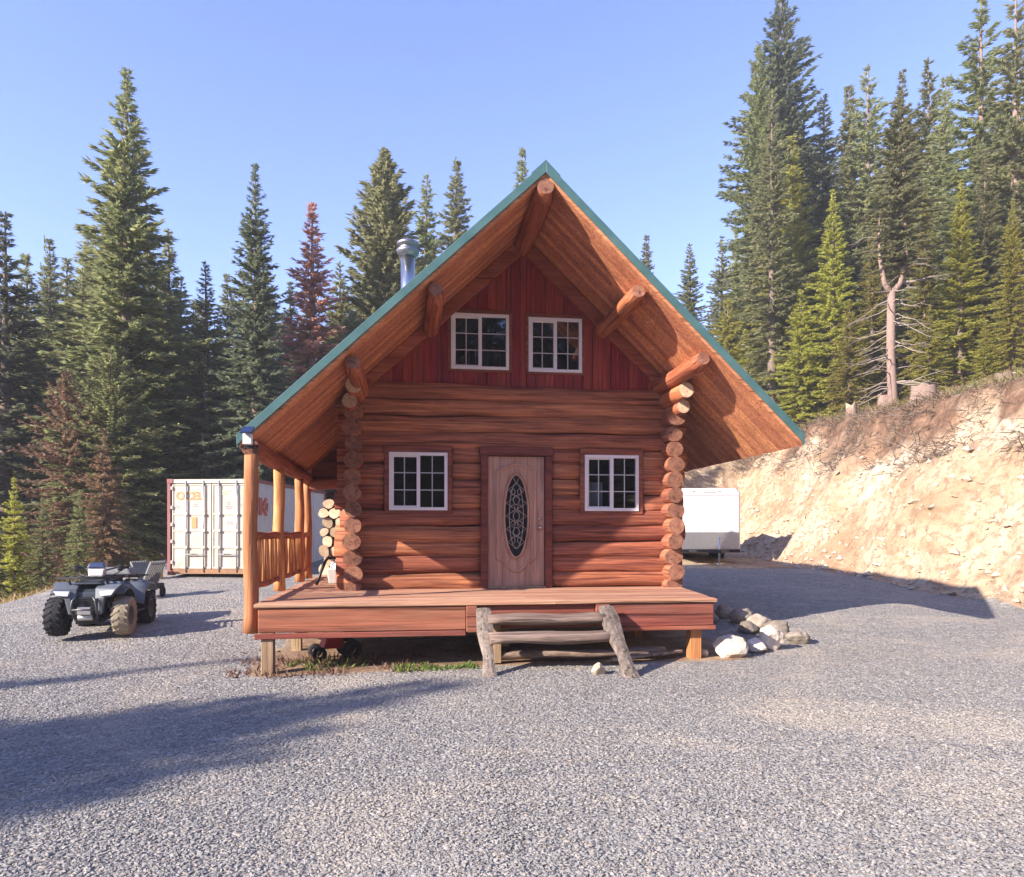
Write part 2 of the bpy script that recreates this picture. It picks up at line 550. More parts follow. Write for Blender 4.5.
# ------------------------------------------------------------------ terrain
_by = np.array([-60, -20, 0, 6, 10, 13, 17, 21, 25, 29, 60]);
_bx = np.array([24, 20, 16.2, 13.6, 11.9, 11.0, 10.1, 9.6, 9.3, 9.4, 11])
_yx = np.array([-70, -22, -10, -2, 5, 9, 16, 80])
_yy = np.array([52, 44, 38, 35.5, 34, 34.0, 36, 50])


def bank_d(x, y):
    d1 = x - np.interp(y, _by, _bx)
    d2 = y - np.interp(x, _yx, _yy)
    return np.maximum(d1, d2) + .7 * fbm(x * .35 + 9, y * .35, 5, 3)


def left_d(x, y):
    e = np.interp(y, [-60, -20, 5, 12, 17, 22, 30, 70], [-22, -17, -13, -11.6, -11.0, -11.6, -13, -30])
    return e - x + .5 * fbm(x * .4, y * .4, 8, 2)


def H(x, y):
    x = np.asarray(x, float); y = np.asarray(y, float)
    g = .055 * np.clip(y - 11.5, 0, 26)
    g = g - .022 * np.clip(-x, 0, 9) * (1 - sstep(9, 18, y))
    g = g + .05 * fbm(x * .3, y * .3, 3, 3)
    d = bank_d(x, y)
    hb = 5.0 * sstep(-16, 4, x)
    w = 3.3
    rise = hb * (.55 * sstep(-.1, w, d) + .45 * np.clip(d / w, 0, 1)) + .24 * np.clip(d - 2.8, 0, 60) * sstep(-14, 2, x)
    steep = sstep(.0, .8, d) * (1 - sstep(2.6, 4.2, d))
    # rills run down the face, lumps and slumps over it
    along = np.where(x > 7, y, x)
    rg = fbm(along * .9 + .35 * d, d * .7, 31, 5)
    lump = .75 * fbm(x * .5, y * .5, 21, 4) + .55 * (.30 - np.abs(rg)) + .24 * fbm(x * 2.1, y * 2.1, 41, 3) + .12 * (.25 - np.abs(fbm(x * 4.2, y * 3.4, 43, 2))) - .35 * sstep(1.9, 2.6, d) * (1 - sstep(2.7, 3.2, d))
    toe = .60 * np.exp(-((d - .3) / .6) ** 2) * np.clip(fbm(x * .7 + 3, y * .7, 51, 4) + .15, 0, 1) * sstep(2, 6, x)
    z = g + rise + steep * lump * sstep(-12, 3, x) + toe
    z = z + sstep(3, 5, d) * .35 * fbm(x * .5, y * .5, 61, 4)
    dl = left_d(x, y)
    z = z - np.minimum(.42 * np.clip(dl, 0, 60), 7.0 + .02 * np.clip(dl, 0, 100)) + sstep(0, 2, dl) * .4 * fbm(x * .5, y * .5, 71, 3)
    # rolling land far away
    far = sstep(55, 140, np.hypot(x, y - 15))
    return z + far * 4.0 * fbm(x * .02, y * .02, 81, 3)


def Hs(x, y): return float(H(np.array([x]), np.array([y]))[0])


def grid_axis(parts):
    out = []
    for a, b, s in parts: out.append(np.arange(a, b, s))
    return np.unique(np.round(np.concatenate(out), 4))


xs = grid_axis([(-420, -60, 30), (-60, -20, 2), (-20, -9, .4), (-9, 5, .35), (5, 17, .13), (17, 24, .4), (24, 60, 2), (60, 421, 30)])
ys = grid_axis([(-420, -40, 30), (-40, -4, 2), (-4, 5, .4), (5, 36, .16), (36, 44, .5), (44, 80, 2), (80, 461, 30)])
GX, GY = np.meshgrid(xs, ys)
GZ = H(GX, GY)
D = bank_d(GX, GY); DL = left_d(GX, GY)
nzz = fbm(GX * .9, GY * .9, 91, 3)
a_gravel = (1 - sstep(-.9, .15, D)) * (1 - sstep(-.35, .45, DL)) * (1 - sstep(26.5, 29, GY + nzz))
# bare earth beneath the porch and in front of the parked trailer
th = rad(7.85); CO = (.05, 12.1)
LX = (GX - CO[0]) * math.cos(th) + (GY - CO[1]) * math.sin(th)
LY = -(GX - CO[0]) * math.sin(th) + (GY - CO[1]) * math.cos(th)
under = sstep(-4.0, -3.5, LX) * (1 - sstep(2.7, 3.3, LX)) * sstep(-2.75, -2.3, LY) * (1 - sstep(6, 6.5, LY))
a_gravel = a_gravel * (1 - .95 * under)
trail = np.exp(-((GX - 6.6) / 2.6) ** 4 - ((GY - 24.6) / 2.2) ** 4)
a_gravel = a_gravel * (1 - trail)
a_forest = np.clip(sstep(3.4, 5.0, D + nzz) + sstep(.3, 1.2, DL) + sstep(27.5, 30, GY) * (1 - sstep(3, 7, GX)), 0, 1)
a_brush = sstep(2.5, 3.1, D + .9 * nzz) * (1 - sstep(3.3, 4.3, D + nzz)) * sstep(2, 6, GX)
a_forest = np.maximum(a_forest, .8 * under)
nx, ny = len(xs), len(ys)
V = np.stack([GX.ravel(), GY.ravel(), GZ.ravel()], 1)
idx = np.arange(nx * ny).reshape(ny, nx)
Q = np.stack([idx[:-1, :-1].ravel(), idx[:-1, 1:].ravel(), idx[1:, 1:].ravel(), idx[1:, :-1].ravel()], 1)
fd = D.ravel()[Q].mean(1); fl = DL.ravel()[Q].mean(1); fy = GY.ravel()[Q].mean(1); fx = GX.ravel()[Q].mean(1)
zone = np.zeros(len(Q), int)
zone[(fl > .4) | ((fy > 29) & (fd < -.2))] = 2
zone[(fd > -.3)] = 1
zone[(fd > 3.8)] = 2
for zi, nm in ((0, 'gravel_yard'), (1, 'cut_bank_terrain'), (2, 'forest_floor_terrain')):
    q = Q[zone == zi]
    used, inv = np.unique(q.ravel(), return_inverse=True)
    me = np_mesh(nm, V[used], inv.reshape(q.shape), smooth=True)
    for an, arr in (('gravel', a_gravel), ('forest', a_forest), ('brush', a_brush)):
        a = me.attributes.new(an, 'FLOAT', 'POINT'); a.data.foreach_set('value', arr.ravel()[used].astype(np.float32))
    tag(link(nm, me, M['terrain']), kind='structure')

# loose crushed stone lying in the foreground
def stones(name, n, zr, rs, mat, inside=None):
    z = zr[0] + (zr[1] - zr[0]) * rng.random(n) ** 1.6
    x = (rng.random(n) * 2 - 1) * (z * .72 + 2.0)
    if inside is not None:
        k = inside(x, z) & (rng.random(n) < np.clip((zr[1] - z) / (zr[1] * .55), 0, 1)) ; x, z = x[k], z[k]; n = len(x)
    r = rs[0] + (rs[1] - rs[0]) * rng.random(n) ** 1.7
    base = np.array([(1, 0, 0), (-1, 0, 0), (0, 1, 0), (0, -1, 0), (0, 0, .8), (0, 0, -.8)], float)
    p = base[None] * (.65 + .7 * rng.random((n, 6, 1))) + rng.normal(0, .22, (n, 6, 3))
    a = rng.random(n) * 6.283
    ca, sa = np.cos(a), np.sin(a)
    px = p[..., 0] * ca[:, None] - p[..., 1] * sa[:, None]; py = p[..., 0] * sa[:, None] + p[..., 1] * ca[:, None]
    tl = rng.normal(0, .32, n)
    pz = p[..., 2] * np.cos(tl)[:, None] + px * np.sin(tl)[:, None]
    px = px * np.cos(tl)[:, None] - p[..., 2] * np.sin(tl)[:, None]
    P = np.stack([px, py, pz * .6], -1) * r[:, None, None]
    P[..., 0] += x[:, None]; P[..., 1] += z[:, None]; P[..., 2] += (H(x, z) + r * .25)[:, None]
    fc = np.array([(0, 2, 4), (2, 1, 4), (1, 3, 4), (3, 0, 4), (2, 0, 5), (1, 2, 5), (3, 1, 5), (0, 3, 5)])
    Fc = (fc[None] + (np.arange(n) * 6)[:, None, None]).reshape(-1, 3)
    o = link(name, np_mesh(name, P.reshape(-1, 3), Fc), mat)
    return o


tag(stones('gravel_stones', 330000, (3.0, 15.5), (.005, .0155), M['stones'],
           lambda x, y: ~((-(x - CO[0]) * math.sin(th) + (y - CO[1]) * math.cos(th) > -2.6) & (x > -3.6) & (x < 3.1))),
    'loose grey crushed stone covering the yard', 'gravel', kind='stuff')

# ------------------------------------------------------------------ cabin
cabin = empty('log_cabin', (CO[0], CO[1], 0), th,
              'two storey log cabin with red gable, green metal roof edge and covered front porch', 'cabin')
DZ = .80                      # porch floor height
RX, RZ = .12, 6.69            # ridge
SR, SL, TH = .965, .935, .17  # slopes, roof thickness
YF = -2.1                     # roof front edge


def zt(x): return RZ - (SR * (x - RX) if x > RX else SL * (RX - x))
def zs(x): return zt(x) - TH


# --- log walls
NLOG, LZ0, LZ1 = 13, DZ, 4.07
LH = (LZ1 - LZ0) / NLOG
wins = [(-2.03, -1.11, 2.05, 2.97, 'lower'), (1.13, 2.04, 2.05, 2.97, 'lower'),
        (-1.05, -.11, 4.33, 5.23, 'upper'), (.21, 1.10, 4.32, 5.21, 'upper')]
TRW = .12
door_x0, door_x1, door_z1 = -.455, .465, 2.93
for i in range(NLOG):
    z = LZ0 + LH * (i + .5)
    spans = [(-2.84 + random.uniform(-.05, .05), 2.84 + random.uniform(-.05, .05))]
    holes = []
    if z - LH / 2 < door_z1 + .1: holes.append((door_x0 - TRW + .02, door_x1 + TRW - .02))
    for (x0, x1, z0, z1, k) in wins:
        if k == 'lower' and z + LH * .5 > z0 + .03 and z - LH * .5 < z1 - .03: holes.append((x0 - .08, x1 + .08))
    for (h0, h1) in holes:
        new = []
        for (a, b) in spans:
            if h1 <= a or h0 >= b: new.append((a, b)); continue
            if h0 > a: new.append((a, h0))
            if h1 < b: new.append((h1, b))
        spans = new
    rl = .15 * random.uniform(.95, 1.05)
    for si, (a, b) in enumerate(spans):
        mb = MB()
        k = max(2, int((b - a) / .22) + 1)
        wob = random.uniform(-.02, .02)
        pts = [(a + (b - a) * j / (k - 1), .01 * math.sin((a + (b - a) * j / (k - 1)) * 1.3 + i * 2), z + .022 * math.sin((a + (b - a) * j / (k - 1)) * .9 + i * 1.9) + .008 * math.sin((a + (b - a) * j / (k - 1)) * 4 + i)) for j in range(k)]
        mb.tube(pts, rl * .93, 22, 0, True, 1, True, .05, LH * .555 / (rl * .93), seed=i * 10 + si, flat=1.3)
        mb.build('front_log', [M['log_x'], M['log_end']], cabin)
YB = 6.2
for sx in (-2.58, 2.58):
    for i in range(NLOG + 1):
        z = LZ0 + LH * i + (.02 if i == 0 else 0)
        if z > 3.75: continue
        y0 = -.40 + random.uniform(-.09, .07)
        r = .144 * random.uniform(.90, 1.08)
        k = 24
        pts = [(sx + .012 * math.sin(j * .6 + i * 1.7), y0 + (YB - y0) * j / (k - 1), z) for j in range(k)]
        rr_ = [r * (1 if j > 0 else .97) for j in range(k)]
        MB().tube(pts, rr_, 18, 0, True, 1, True, .05, LH * .53 / r, seed=i * 7 + int(sx * 10)).build('side_log', [M['log_y'], M['log_end']], cabin)
# long log ends under the plates, carrying the overhang
for sx, yo, z, r in ((2.52, -1.05, 3.90, .125), (2.60, -.72, 3.70, .115), (-2.52, -.95, 3.86, .13), (-2.60, -.66, 3.68, .12)):
    k = 16
    MB().tube([(sx, yo + (YB - yo) * j / (k - 1), z) for j in range(k)], [r * .93] + [r] * (k - 1), 18, 0, True, 1, True, .04, seed=int(z * 100)
              ).build('plate_log', [M['beam_y'], M['log_end_pale']], cabin)
# --- purlins and ridge log
for sx, z, r, yf, slant in ((RX, zs(RX) - .17, .15, YF - .02, 0), (-1.36, zs(-1.36) - .19, .125, YF + .12, .1), (1.46, zs(1.46) - .19, .125, YF + .12, .12),
                            (-2.46, zs(-2.46) - .18, .125, YF + .14, .1), (2.42, zs(2.42) - .17, .125, YF + .14, .15)):
    k = 26
    pts = [(sx + .01 * math.sin(j * .8), yf + (YB - yf) * j / (k - 1) ** 1, z + (.035 if j == 0 else 0) + .006 * math.sin(j)) for j in range(k)]
    MB().tube(pts, [r * .72, r * .98] + [r] * (k - 2), 16, 0, True, 1, True, .05, seed=int(sx * 31)).build('purlin', [M['beam_y'], M['log_end']], cabin)

# --- gable boards with openings
def gable(y, nm, holes, front=True):
    mb = MB()
    w = .155
    x = -2.75
    i = 0
    while x < 2.75:
        x1 = min(x + w, 2.75)
        for e in [h[0] for h in holes] + [h[1] for h in holes]:
            if x + .001 < e < x1: x1 = e
        z0 = LZ1 - .02
        cuts = sorted([(h[2], h[3]) for h in holes if h[0] < x1 - .012 and h[1] > x + .012])
        segs = []
        lo = z0
        for (a, b) in cuts:
            segs.append((lo, a)); lo = b
        segs.append((lo, None))
        dy = .008 * (i % 2) + random.uniform(0, .004)
        for (a, b) in segs:
            ta = zs(x) - .01 if b is None else b
            tb = zs(x1) - .01 if b is None else b
            if max(ta, tb) <= a + .02: continue
            ta, tb = max(ta, a + .005), max(tb, a + .005)
            g = .005
            mb.hexa([(x + g, y + dy, a), (x1 - g, y + dy, a), (x1 - g, y + .04, a), (x + g, y + .04, a)],
                    [(x + g, y + dy, ta), (x1 - g, y + dy, tb), (x1 - g, y + .04, tb), (x + g, y + .04, ta)])
        x = x1; i += 1
    o = mb.build(nm, M['gable'], cabin)
    return o


uw = [(w[0] - .03, w[1] + .03, w[2] - .03, w[3] + .03) for w in wins if w[4] == 'upper']
gable(-.06, 'gable_wall', uw)
gable(YB - .1, 'rear_gable_wall', [])
# dark backing so no daylight leaks between the boards
mb = MB()
for y in (-.005, YB - .02):
    if y < 1:
        # front backing, built around the two upper windows
        cols = [-2.6, uw[0][0], uw[0][1], uw[1][0], uw[1][1], 2.6]
        for ci in range(5):
            a, b = cols[ci], cols[ci + 1]
            hole = ci in (1, 3)
            n = 8
            for q in range(n):
                xa, xb = a + (b - a) * q / n, a + (b - a) * (q + 1) / n
                if hole:
                    u = uw[0] if ci == 1 else uw[1]
                    mb.box(xa, xb, y, y + .02, LZ1 - .05, u[2])
                    mb.hexa([(xa, y, u[3]), (xb, y, u[3]), (xb, y + .02, u[3]), (xa, y + .02, u[3])],
                            [(xa, y, zs(xa)), (xb, y, zs(xb)), (xb, y + .02, zs(xb)), (xa, y + .02, zs(xa))])
                elif max(zs(xa), zs(xb)) > LZ1:
                    mb.hexa([(xa, y, LZ1 - .05), (xb, y, LZ1 - .05), (xb, y + .02, LZ1 - .05), (xa, y + .02, LZ1 - .05)],
                            [(xa, y, max(LZ1, zs(xa))), (xb, y, max(LZ1, zs(xb))), (xb, y + .02, max(LZ1, zs(xb))), (xa, y + .02, max(LZ1, zs(xa)))])
mb.box(-2.44, 2.44, .3, YB - .1, LZ1 - .12, LZ1 - .05)      # upper floor
mb.box(-2.44, 2.44, .1, YB - .1, DZ - .06, DZ - .015)        # ground floor
mb.box(-2.45, 2.45, YB - .08, YB - .04, DZ, LZ1)     # rear wall
mb.box(-2.44, 2.44, 3.2, 3.26, DZ, LZ1 - .13)              # partition
mb.build('interior_shell', M['interior'], cabin)

# --- sloping timbers along the gable wall, right under the ceiling
for side in (-1, 1):
    mb = MB()
    x0, x1 = RX + side * .05, side * 2.75
    off = .17
    mb.hexa([(x0, -.17, zs(x0) - off - .12), (x1, -.17, zs(x1) - off - .04), (x1, -.065, zs(x1) - off - .04), (x0, -.065, zs(x0) - off - .12)],
            [(x0, -.17, zs(x0) - .004), (x1, -.17, zs(x1) - .004), (x1, -.065, zs(x1) - .004), (x0, -.065, zs(x0) - .004)])
    mb.build('gable_rafter', M['rafter'], cabin, bevel=.012)

# --- roof
XL, XRr = -3.88, 3.84
YN = 3.75                      # the porch roof ends here, the main roof goes on
def slope_slab(mb, x0, x1, y0, y1, top, bot, m=0):
    mb.hexa([(x0, y0, zt(x0) + bot), (x1, y0, zt(x1) + bot), (x1, y1, zt(x1) + bot), (x0, y1, zt(x0) + bot)],
            [(x0, y0, zt(x0) + top), (x1, y0, zt(x1) + top), (x1, y1, zt(x1) + top), (x0, y1, zt(x0) + top)], m)


roof = MB()
slope_slab(roof, RX, XRr, YF, YB + .6, 0, -.10)
slope_slab(roof, -2.95, RX, YF, YB + .6, 0, -.10)
slope_slab(roof, XL, -2.95, YF, YN, 0, -.10)
y = YF + .2
while y < YB + .6:
    for (a, b) in ((RX + .1, XRr), (XL if y < YN else -2.95, RX - .1)):
        roof.hexa([(a, y - .02, zt(a) - .01), (b, y - .02, zt(b) - .01), (b, y + .02, zt(b) - .01), (a, y + .02, zt(a) - .01)],
                  [(a, y - .008, zt(a) + .03), (b, y - .008, zt(b) + .03), (b, y + .008, zt(b) + .03), (a, y + .008, zt(a) + .03)])
    y += .4
roof_o = roof.build('roof', M['green'], cabin)
mb = MB()
mb.hexa([(RX - .2, YF - .03, zt(RX - .2) + .02), (RX, YF - .03, zt(RX) + .01), (RX, YB + .6, zt(RX) + .01), (RX - .2, YB + .6, zt(RX - .2) + .02)],
        [(RX - .2, YF - .03, zt(RX - .2) + .045), (RX, YF - .03, zt(RX) + .05), (RX, YB + .6, zt(RX) + .05), (RX - .2, YB + .6, zt(RX - .2) + .045)])
mb.hexa([(RX, YF - .03, zt(RX) + .01), (RX + .2, YF - .03, zt(RX + .2) + .02), (RX + .2, YB + .6, zt(RX + .2) + .02), (RX, YB + .6, zt(RX) + .01)],
        [(RX, YF - .03, zt(RX) + .05), (RX + .2, YF - .03, zt(RX + .2) + .045), (RX + .2, YB + .6, zt(RX + .2) + .045), (RX, YB + .6, zt(RX) + .05)])
mb.build('ridge_cap', M['green'], roof_o)
for (a, b) in ((XL - .02, RX), (RX, XRr + .02)):      # green metal trim on rakes and eaves
    mb = MB()
    mb.hexa([(a, YF - .03, zt(a) - .12), (b, YF - .03, zt(b) - .12), (b, YF - .003, zt(b) - .12), (a, YF - .003, zt(a) - .12)],
            [(a, YF - .03, zt(a) + .025), (b, YF - .03, zt(b) + .025), (b, YF - .003, zt(b) + .025), (a, YF - .003, zt(a) + .025)])
    mb.build('rake_trim', M['green'], roof_o, bevel=.004)
MB().box(XRr + .003, XRr + .024, YF, YB + .6, zt(XRr) - .155, zt(XRr) + .01).build('eave_trim', M['green'], roof_o)
MB().box(XL - .024, XL - .003, YF, YN, zt(XL) - .155, zt(XL) + .01).build('eave_trim', M['green'], roof_o)
# ceiling boards of the overhang
so = MB()
w = .135
y = YF + .004
while y < YB + .55:
    for (a, b) in ((RX, XRr - .005), (XL + .005 if y + w < YN else -2.93, RX)):
        d = random.uniform(0, .006)
        cut = a + (b - a) * random.uniform(.25, .75)
        for (p, q) in ((a, cut - .002), (cut + .002, b)):
            slope_slab(so, p, q, y + .004, y + w - .004, -.105, -TH + d)
    y += w
so.build('soffit', M['soffit'], cabin)
# chimney
ch = MB()
cxp, cyp = -1.74, 1.35
ch.lathe([(.02, zt(cxp) - .3), (.125, zt(cxp) - .3), (.125, zt(cxp) + 1.72), (.02, zt(cxp) + 1.72)], (cxp, cyp, 0), n=20)
ch_o = ch.build('chimney_pipe', M['pipe'], roof_o)
c2 = MB()
zc = zt(cxp) + 1.72
c2.lathe([(.125, zc - .06), (.155, zc - .05), (.20, zc + .02), (.205, zc + .06), (.15, zc + .07), (.15, zc + .13), (.195, zc + .14), (.195, zc + .19), (.12, zc + .235), (.0, zc + .24)], (cxp, cyp, 0), n=22)
c2.build('chimney_cap', M['pipe_dark'], roof_o)

# --- windows
for (x0, x1, z0, z1, k) in wins:
    low = k == 'lower'
    yf = -.17 if low else -.09
    fr = MB()
    b = .05
    fr.box(x0, x1, yf, yf + .08, z1 - b, z1); fr.box(x0, x1, yf, yf + .08, z0, z0 + b)
    fr.box(x0, x0 + b, yf, yf + .08, z0 + b, z1 - b); fr.box(x1 - b, x1, yf, yf + .08, z0 + b, z1 - b)
    xm = (x0 + x1) / 2
    fr.box(xm - .028, xm + .028, yf + .005, yf + .07, z0 + b, z1 - b)
    # sliding sash on the left sits a little deeper
    sx0, sx1, sz0, sz1 = x0 + b, xm - .028, z0 + b, z1 - b
    fr.box(sx0, sx1, yf + .03, yf + .065, sz1 - .025, sz1); fr.box(sx0, sx1, yf + .03, yf + .065, sz0, sz0 + .025); fr.box(sx0, sx0 + .025, yf + .03, yf + .065, sz0 + .025, sz1 - .025)
    wo = fr.build('window', M['vinyl'], cabin, bevel=.004)
    gr = MB()
    for (a, c, yy, cols) in ((x0 + b, xm - .028, yf + .047, 1), (xm + .028, x1 - b, yf + .030, 0 if (k == 'upper' and x0 < -.5) else 1)):
        if cols: gr.box((a + c) / 2 - .008, (a + c) / 2 + .008, yy - .003, yy + .003, z0 + b, z1 - b)
        for q in (1, 2):
            zz = z0 + b + (z1 - z0 - 2 * b) * q / 3
            gr.box(a, c, yy - .004, yy + .004, zz - .008, zz + .008)
    gr.build('muntin_grid', M['muntin'], wo)
    gl = MB()
    gl.box(x0 + b * .8, xm, yf + .053, yf + .057, z0 + b * .8, z1 - b * .8)
    gl.box(xm, x1 - b * .8, yf + .036, yf + .040, z0 + b * .8, z1 - b * .8)
    gl.build('pane', M['glass'], wo)
    tr = MB()
    tw = .075 if low else .05
    ty0, ty1 = (yf + .012, -.02) if low else (yf + .012, -.03)
    tr.box(x0 - tw, x1 + tw, ty0, ty1, z1, z1 + tw * 1.35); tr.box(x0 - tw, x1 + tw, ty0, ty1, z0 - tw * .7, z0)
    tr.box(x0 - tw, x0, ty0 + .003, ty1, z0, z1); tr.box(x1, x1 + tw, ty0 + .003, ty1, z0, z1)
    tr.build('window_trim', M['trim'], wo, bevel=.006)
    cu = MB()   # pale curtains / clutter seen dimly inside
    if low and x0 > 0:
        n = 10
        for q in range(n):
            xa = x0 + .06 + q * .035
            cu.box(xa, xa + .033, .30 + .02 * math.sin(q * 1.9), .315 + .02 * math.sin(q * 1.9), z0 - .1, z0 + .50)
        cu.build('curtain', M['vinyl'], wo)

# --- door
dr = MB(); yd = -.10
dr.box(door_x0, door_x1, yd, yd + .045, DZ + .03, door_z1)
door = dr.build('door', M['door'], cabin, bevel=.004)
tr = MB()
tr.box(door_x0 - TRW, door_x0 - .008, -.175, .05, DZ + .002, door_z1 + .01); tr.box(door_x1 + .008, door_x1 + TRW, -.175, .05, DZ + .002, door_z1 + .01)
tr.box(door_x0 - TRW - .02, door_x1 + TRW + .02, -.178, .05, door_z1 + .01, door_z1 + .15)
tr.build('door_casing', M['trim'], door, bevel=.008)
mb = MB(); mb.box(door_x0 - .01, door_x1 + .01, -.2, -.03, DZ + .004, DZ + .028); mb.build('threshold', M['pale_post'], door, bevel=.005)
ocx, ocz, oa, ob = .005, 1.965, .185, .66
def oval(a, b, n=48): return [(ocx + a * math.cos(2 * math.pi * i / n), ocz + b * math.sin(2 * math.pi * i / n)) for i in range(n)]
mb = MB(); mb.prism(oval(oa, ob), 'y', yd - .006, yd + .01); mb.build('oval_glass', M['dark_glass'], door)
mb = MB()
mb.tube([(x, yd - .012, z) for x, z in oval(oa + .012, ob + .012, 64)], .017, 8, closed=True)
mb.tube([(x, yd - .004, z) for x, z in oval(oa + .055, ob + .055, 64)], .013, 8, closed=True)
# raised panel outline with arched top and scrolled foot
pl = []
for (px, pz) in ((-.31, 1.28), (-.31, 2.70), (-.24, 2.74), (-.14, 2.755), (-.06, 2.80), (0, 2.815), (.06, 2.80), (.14, 2.755), (.24, 2.74), (.31, 2.70), (.31, 1.28),
                 (.24, 1.24), (.17, 1.21), (.12, 1.13), (.05, 1.075), (0, 1.065), (-.05, 1.075), (-.12, 1.13), (-.17, 1.21), (-.24, 1.24)):
    pl.append((px + ocx, yd - .004, pz))
mb.tube(pl, .027, 8, closed=True)
mb.build('moulding', M['door'], door)
mb = MB()
yc = yd - .011
def cam(pts, r=.0065): mb.tube([(ocx + x, yc, ocz + z) for x, z in pts], r, 5)
for s in (-1, 1):
    cam([(s * oa * .62 * math.cos(t), ob * .8 * math.sin(t)) for t in np.linspace(-1.57, 1.57, 20)])
    for k in range(-5, 6):
        z = k * .105
        wv = oa * math.sqrt(max(0, 1 - (z / ob) ** 2))
        z2 = z + .105
        w2 = oa * math.sqrt(max(0, 1 - (z2 / ob) ** 2)) if abs(z2) < ob else 0
        cam([(0 if k % 2 else s * wv * .95, z), (s * w2 * .95 if k % 2 else 0, z2)], .005)
    for k in (-3, -1, 1, 3):   # scrolls
        z0 = k * .13
        cam([(s * (.055 + .035 * math.cos(t)), z0 + .05 * math.sin(t)) for t in np.linspace(0, 5.2, 12)], .006)
for k in (-2, 0, 2):
    cam([(.05 * math.cos(t), k * .13 + .075 * math.sin(t)) for t in np.linspace(0, 6.28, 16)], .007)
mb.build('leaded_came', M['came'], door)
for nm, z in (('door_knob', 1.78), ('deadbolt', 1.92)):
    r = .035 if nm == 'door_knob' else .026
    MB().lathe([(.0, 0), (r, 0), (r, -.012), (.014, -.016), (.014, -.04), (r * .85, -.05), (r * .85, -.07), (0, -.08)] if nm == 'door_knob' else [(0, 0), (r, 0), (r, -.02), (0, -.024)],
               (door_x1 - .075, yd - .001, z), 'y', 16).build(nm, M['brass'], door)

# --- porch floor
def xr_(y): return 2.42 + (2.80 - 2.42) * min(1, max(0, (y + 2.4) / 2.7))
dk = MB()
y, i = -2.44, 0
while y < 5.6:
    w = .14
    if y < -.14: x0, x1 = -3.63, xr_(y + .07)
    else: x0, x1 = -3.63, -2.42
    cuts = [x0 + random.uniform(-.004, .01), x1 + random.uniform(-.015, .01)]
    if x1 - x0 > 3: cuts.insert(1, x0 + (x1 - x0) * random.uniform(.3, .7))
    dz = random.uniform(-.004, .003)
    for a, b in zip(cuts[:-1], cuts[1:]):
        dk.box(a + .002, b - .002, y + .004, y + w - .004, DZ - .045, DZ + dz)
    y += w; i += 1
# the strip beside the right-hand corner
dk.box(2.44, 2.80, -.13, .28, DZ - .045, DZ - .002)
deck = dk.build('porch_floor', M['deck'], cabin, bevel=.004)
for (x0, x1, y0, y1, z0, z1) in ((-3.58, -.985, -2.41, -2.37, .44, DZ - .05), (.935, 2.38, -2.41, -2.37, .44, DZ - .05), (-.835, .735, -2.37, -2.33, .44, DZ - .05),
                                 (-.98, -.84, -2.43, -2.36, .40, DZ - .052), (.74, .93, -2.43, -2.36, .45, DZ - .052)):
    MB().box(x0, x1, y0, y1, z0, z1).build('rim_board', M['rim'], deck, bevel=.008)
for (x0, x1, z0, z1) in ((-3.62, -.99, .365, .432), (.94, 2.40, .385, .437)):
    MB().box(x0, x1, -2.44, -2.385, z0, z1).build('lower_ledger', M['rim'], deck, bevel=.006)
MB().bar((2.375, -2.37, .60), (2.72, .1, .60), .04, .31).build('side_rim_board', M['rim'], deck, bevel=.006)
MB().bar((-3.56, -2.33, .6), (-3.56, 5.5, .6), .04, .31).build('side_rim_board', M['rim'], deck, bevel=.006)
mb = MB()
for y in np.arange(-2.1, 5.5, .6):
    mb.box(-3.5, 2.3 if y < -.1 else -2.5, y, y + .045, .50, DZ - .047)
mb.build('joists', M['rim'], deck)
for (x, y, s) in ((-3.47, -2.33, .075), (2.16, -2.25, .08), (-3.40, -.4, .07), (-3.40, 1.6, .07), (-.3, -.9, .07), (1.9, -.5, .07), (-3.4, 3.6, .07)):
    wx = CO[0] + x * math.cos(th) - y * math.sin(th); wy = CO[1] + x * math.sin(th) + y * math.cos(th)
    MB().box(x - s, x + s, y - s, y + s, Hs(wx, wy) - .15, .497 if y > -2 else .437).build('support_post', M['pale_post'] if x < 0 else M['post'], deck, bevel=.008)
mb = MB()
for r in range(2):
    x = -2.55 + .2 * r
    while x < 2.5:
        mb.box(x + .004, min(x + .396, 2.6), .0 - .003 * r, .2, -.12 + r * .3, .175 + r * .3)
        x += .4
mb.box(-2.5, 2.5, .02, .18, .478, DZ - .06)
mb.build('foundation', M['concrete'], cabin, bevel=.006)

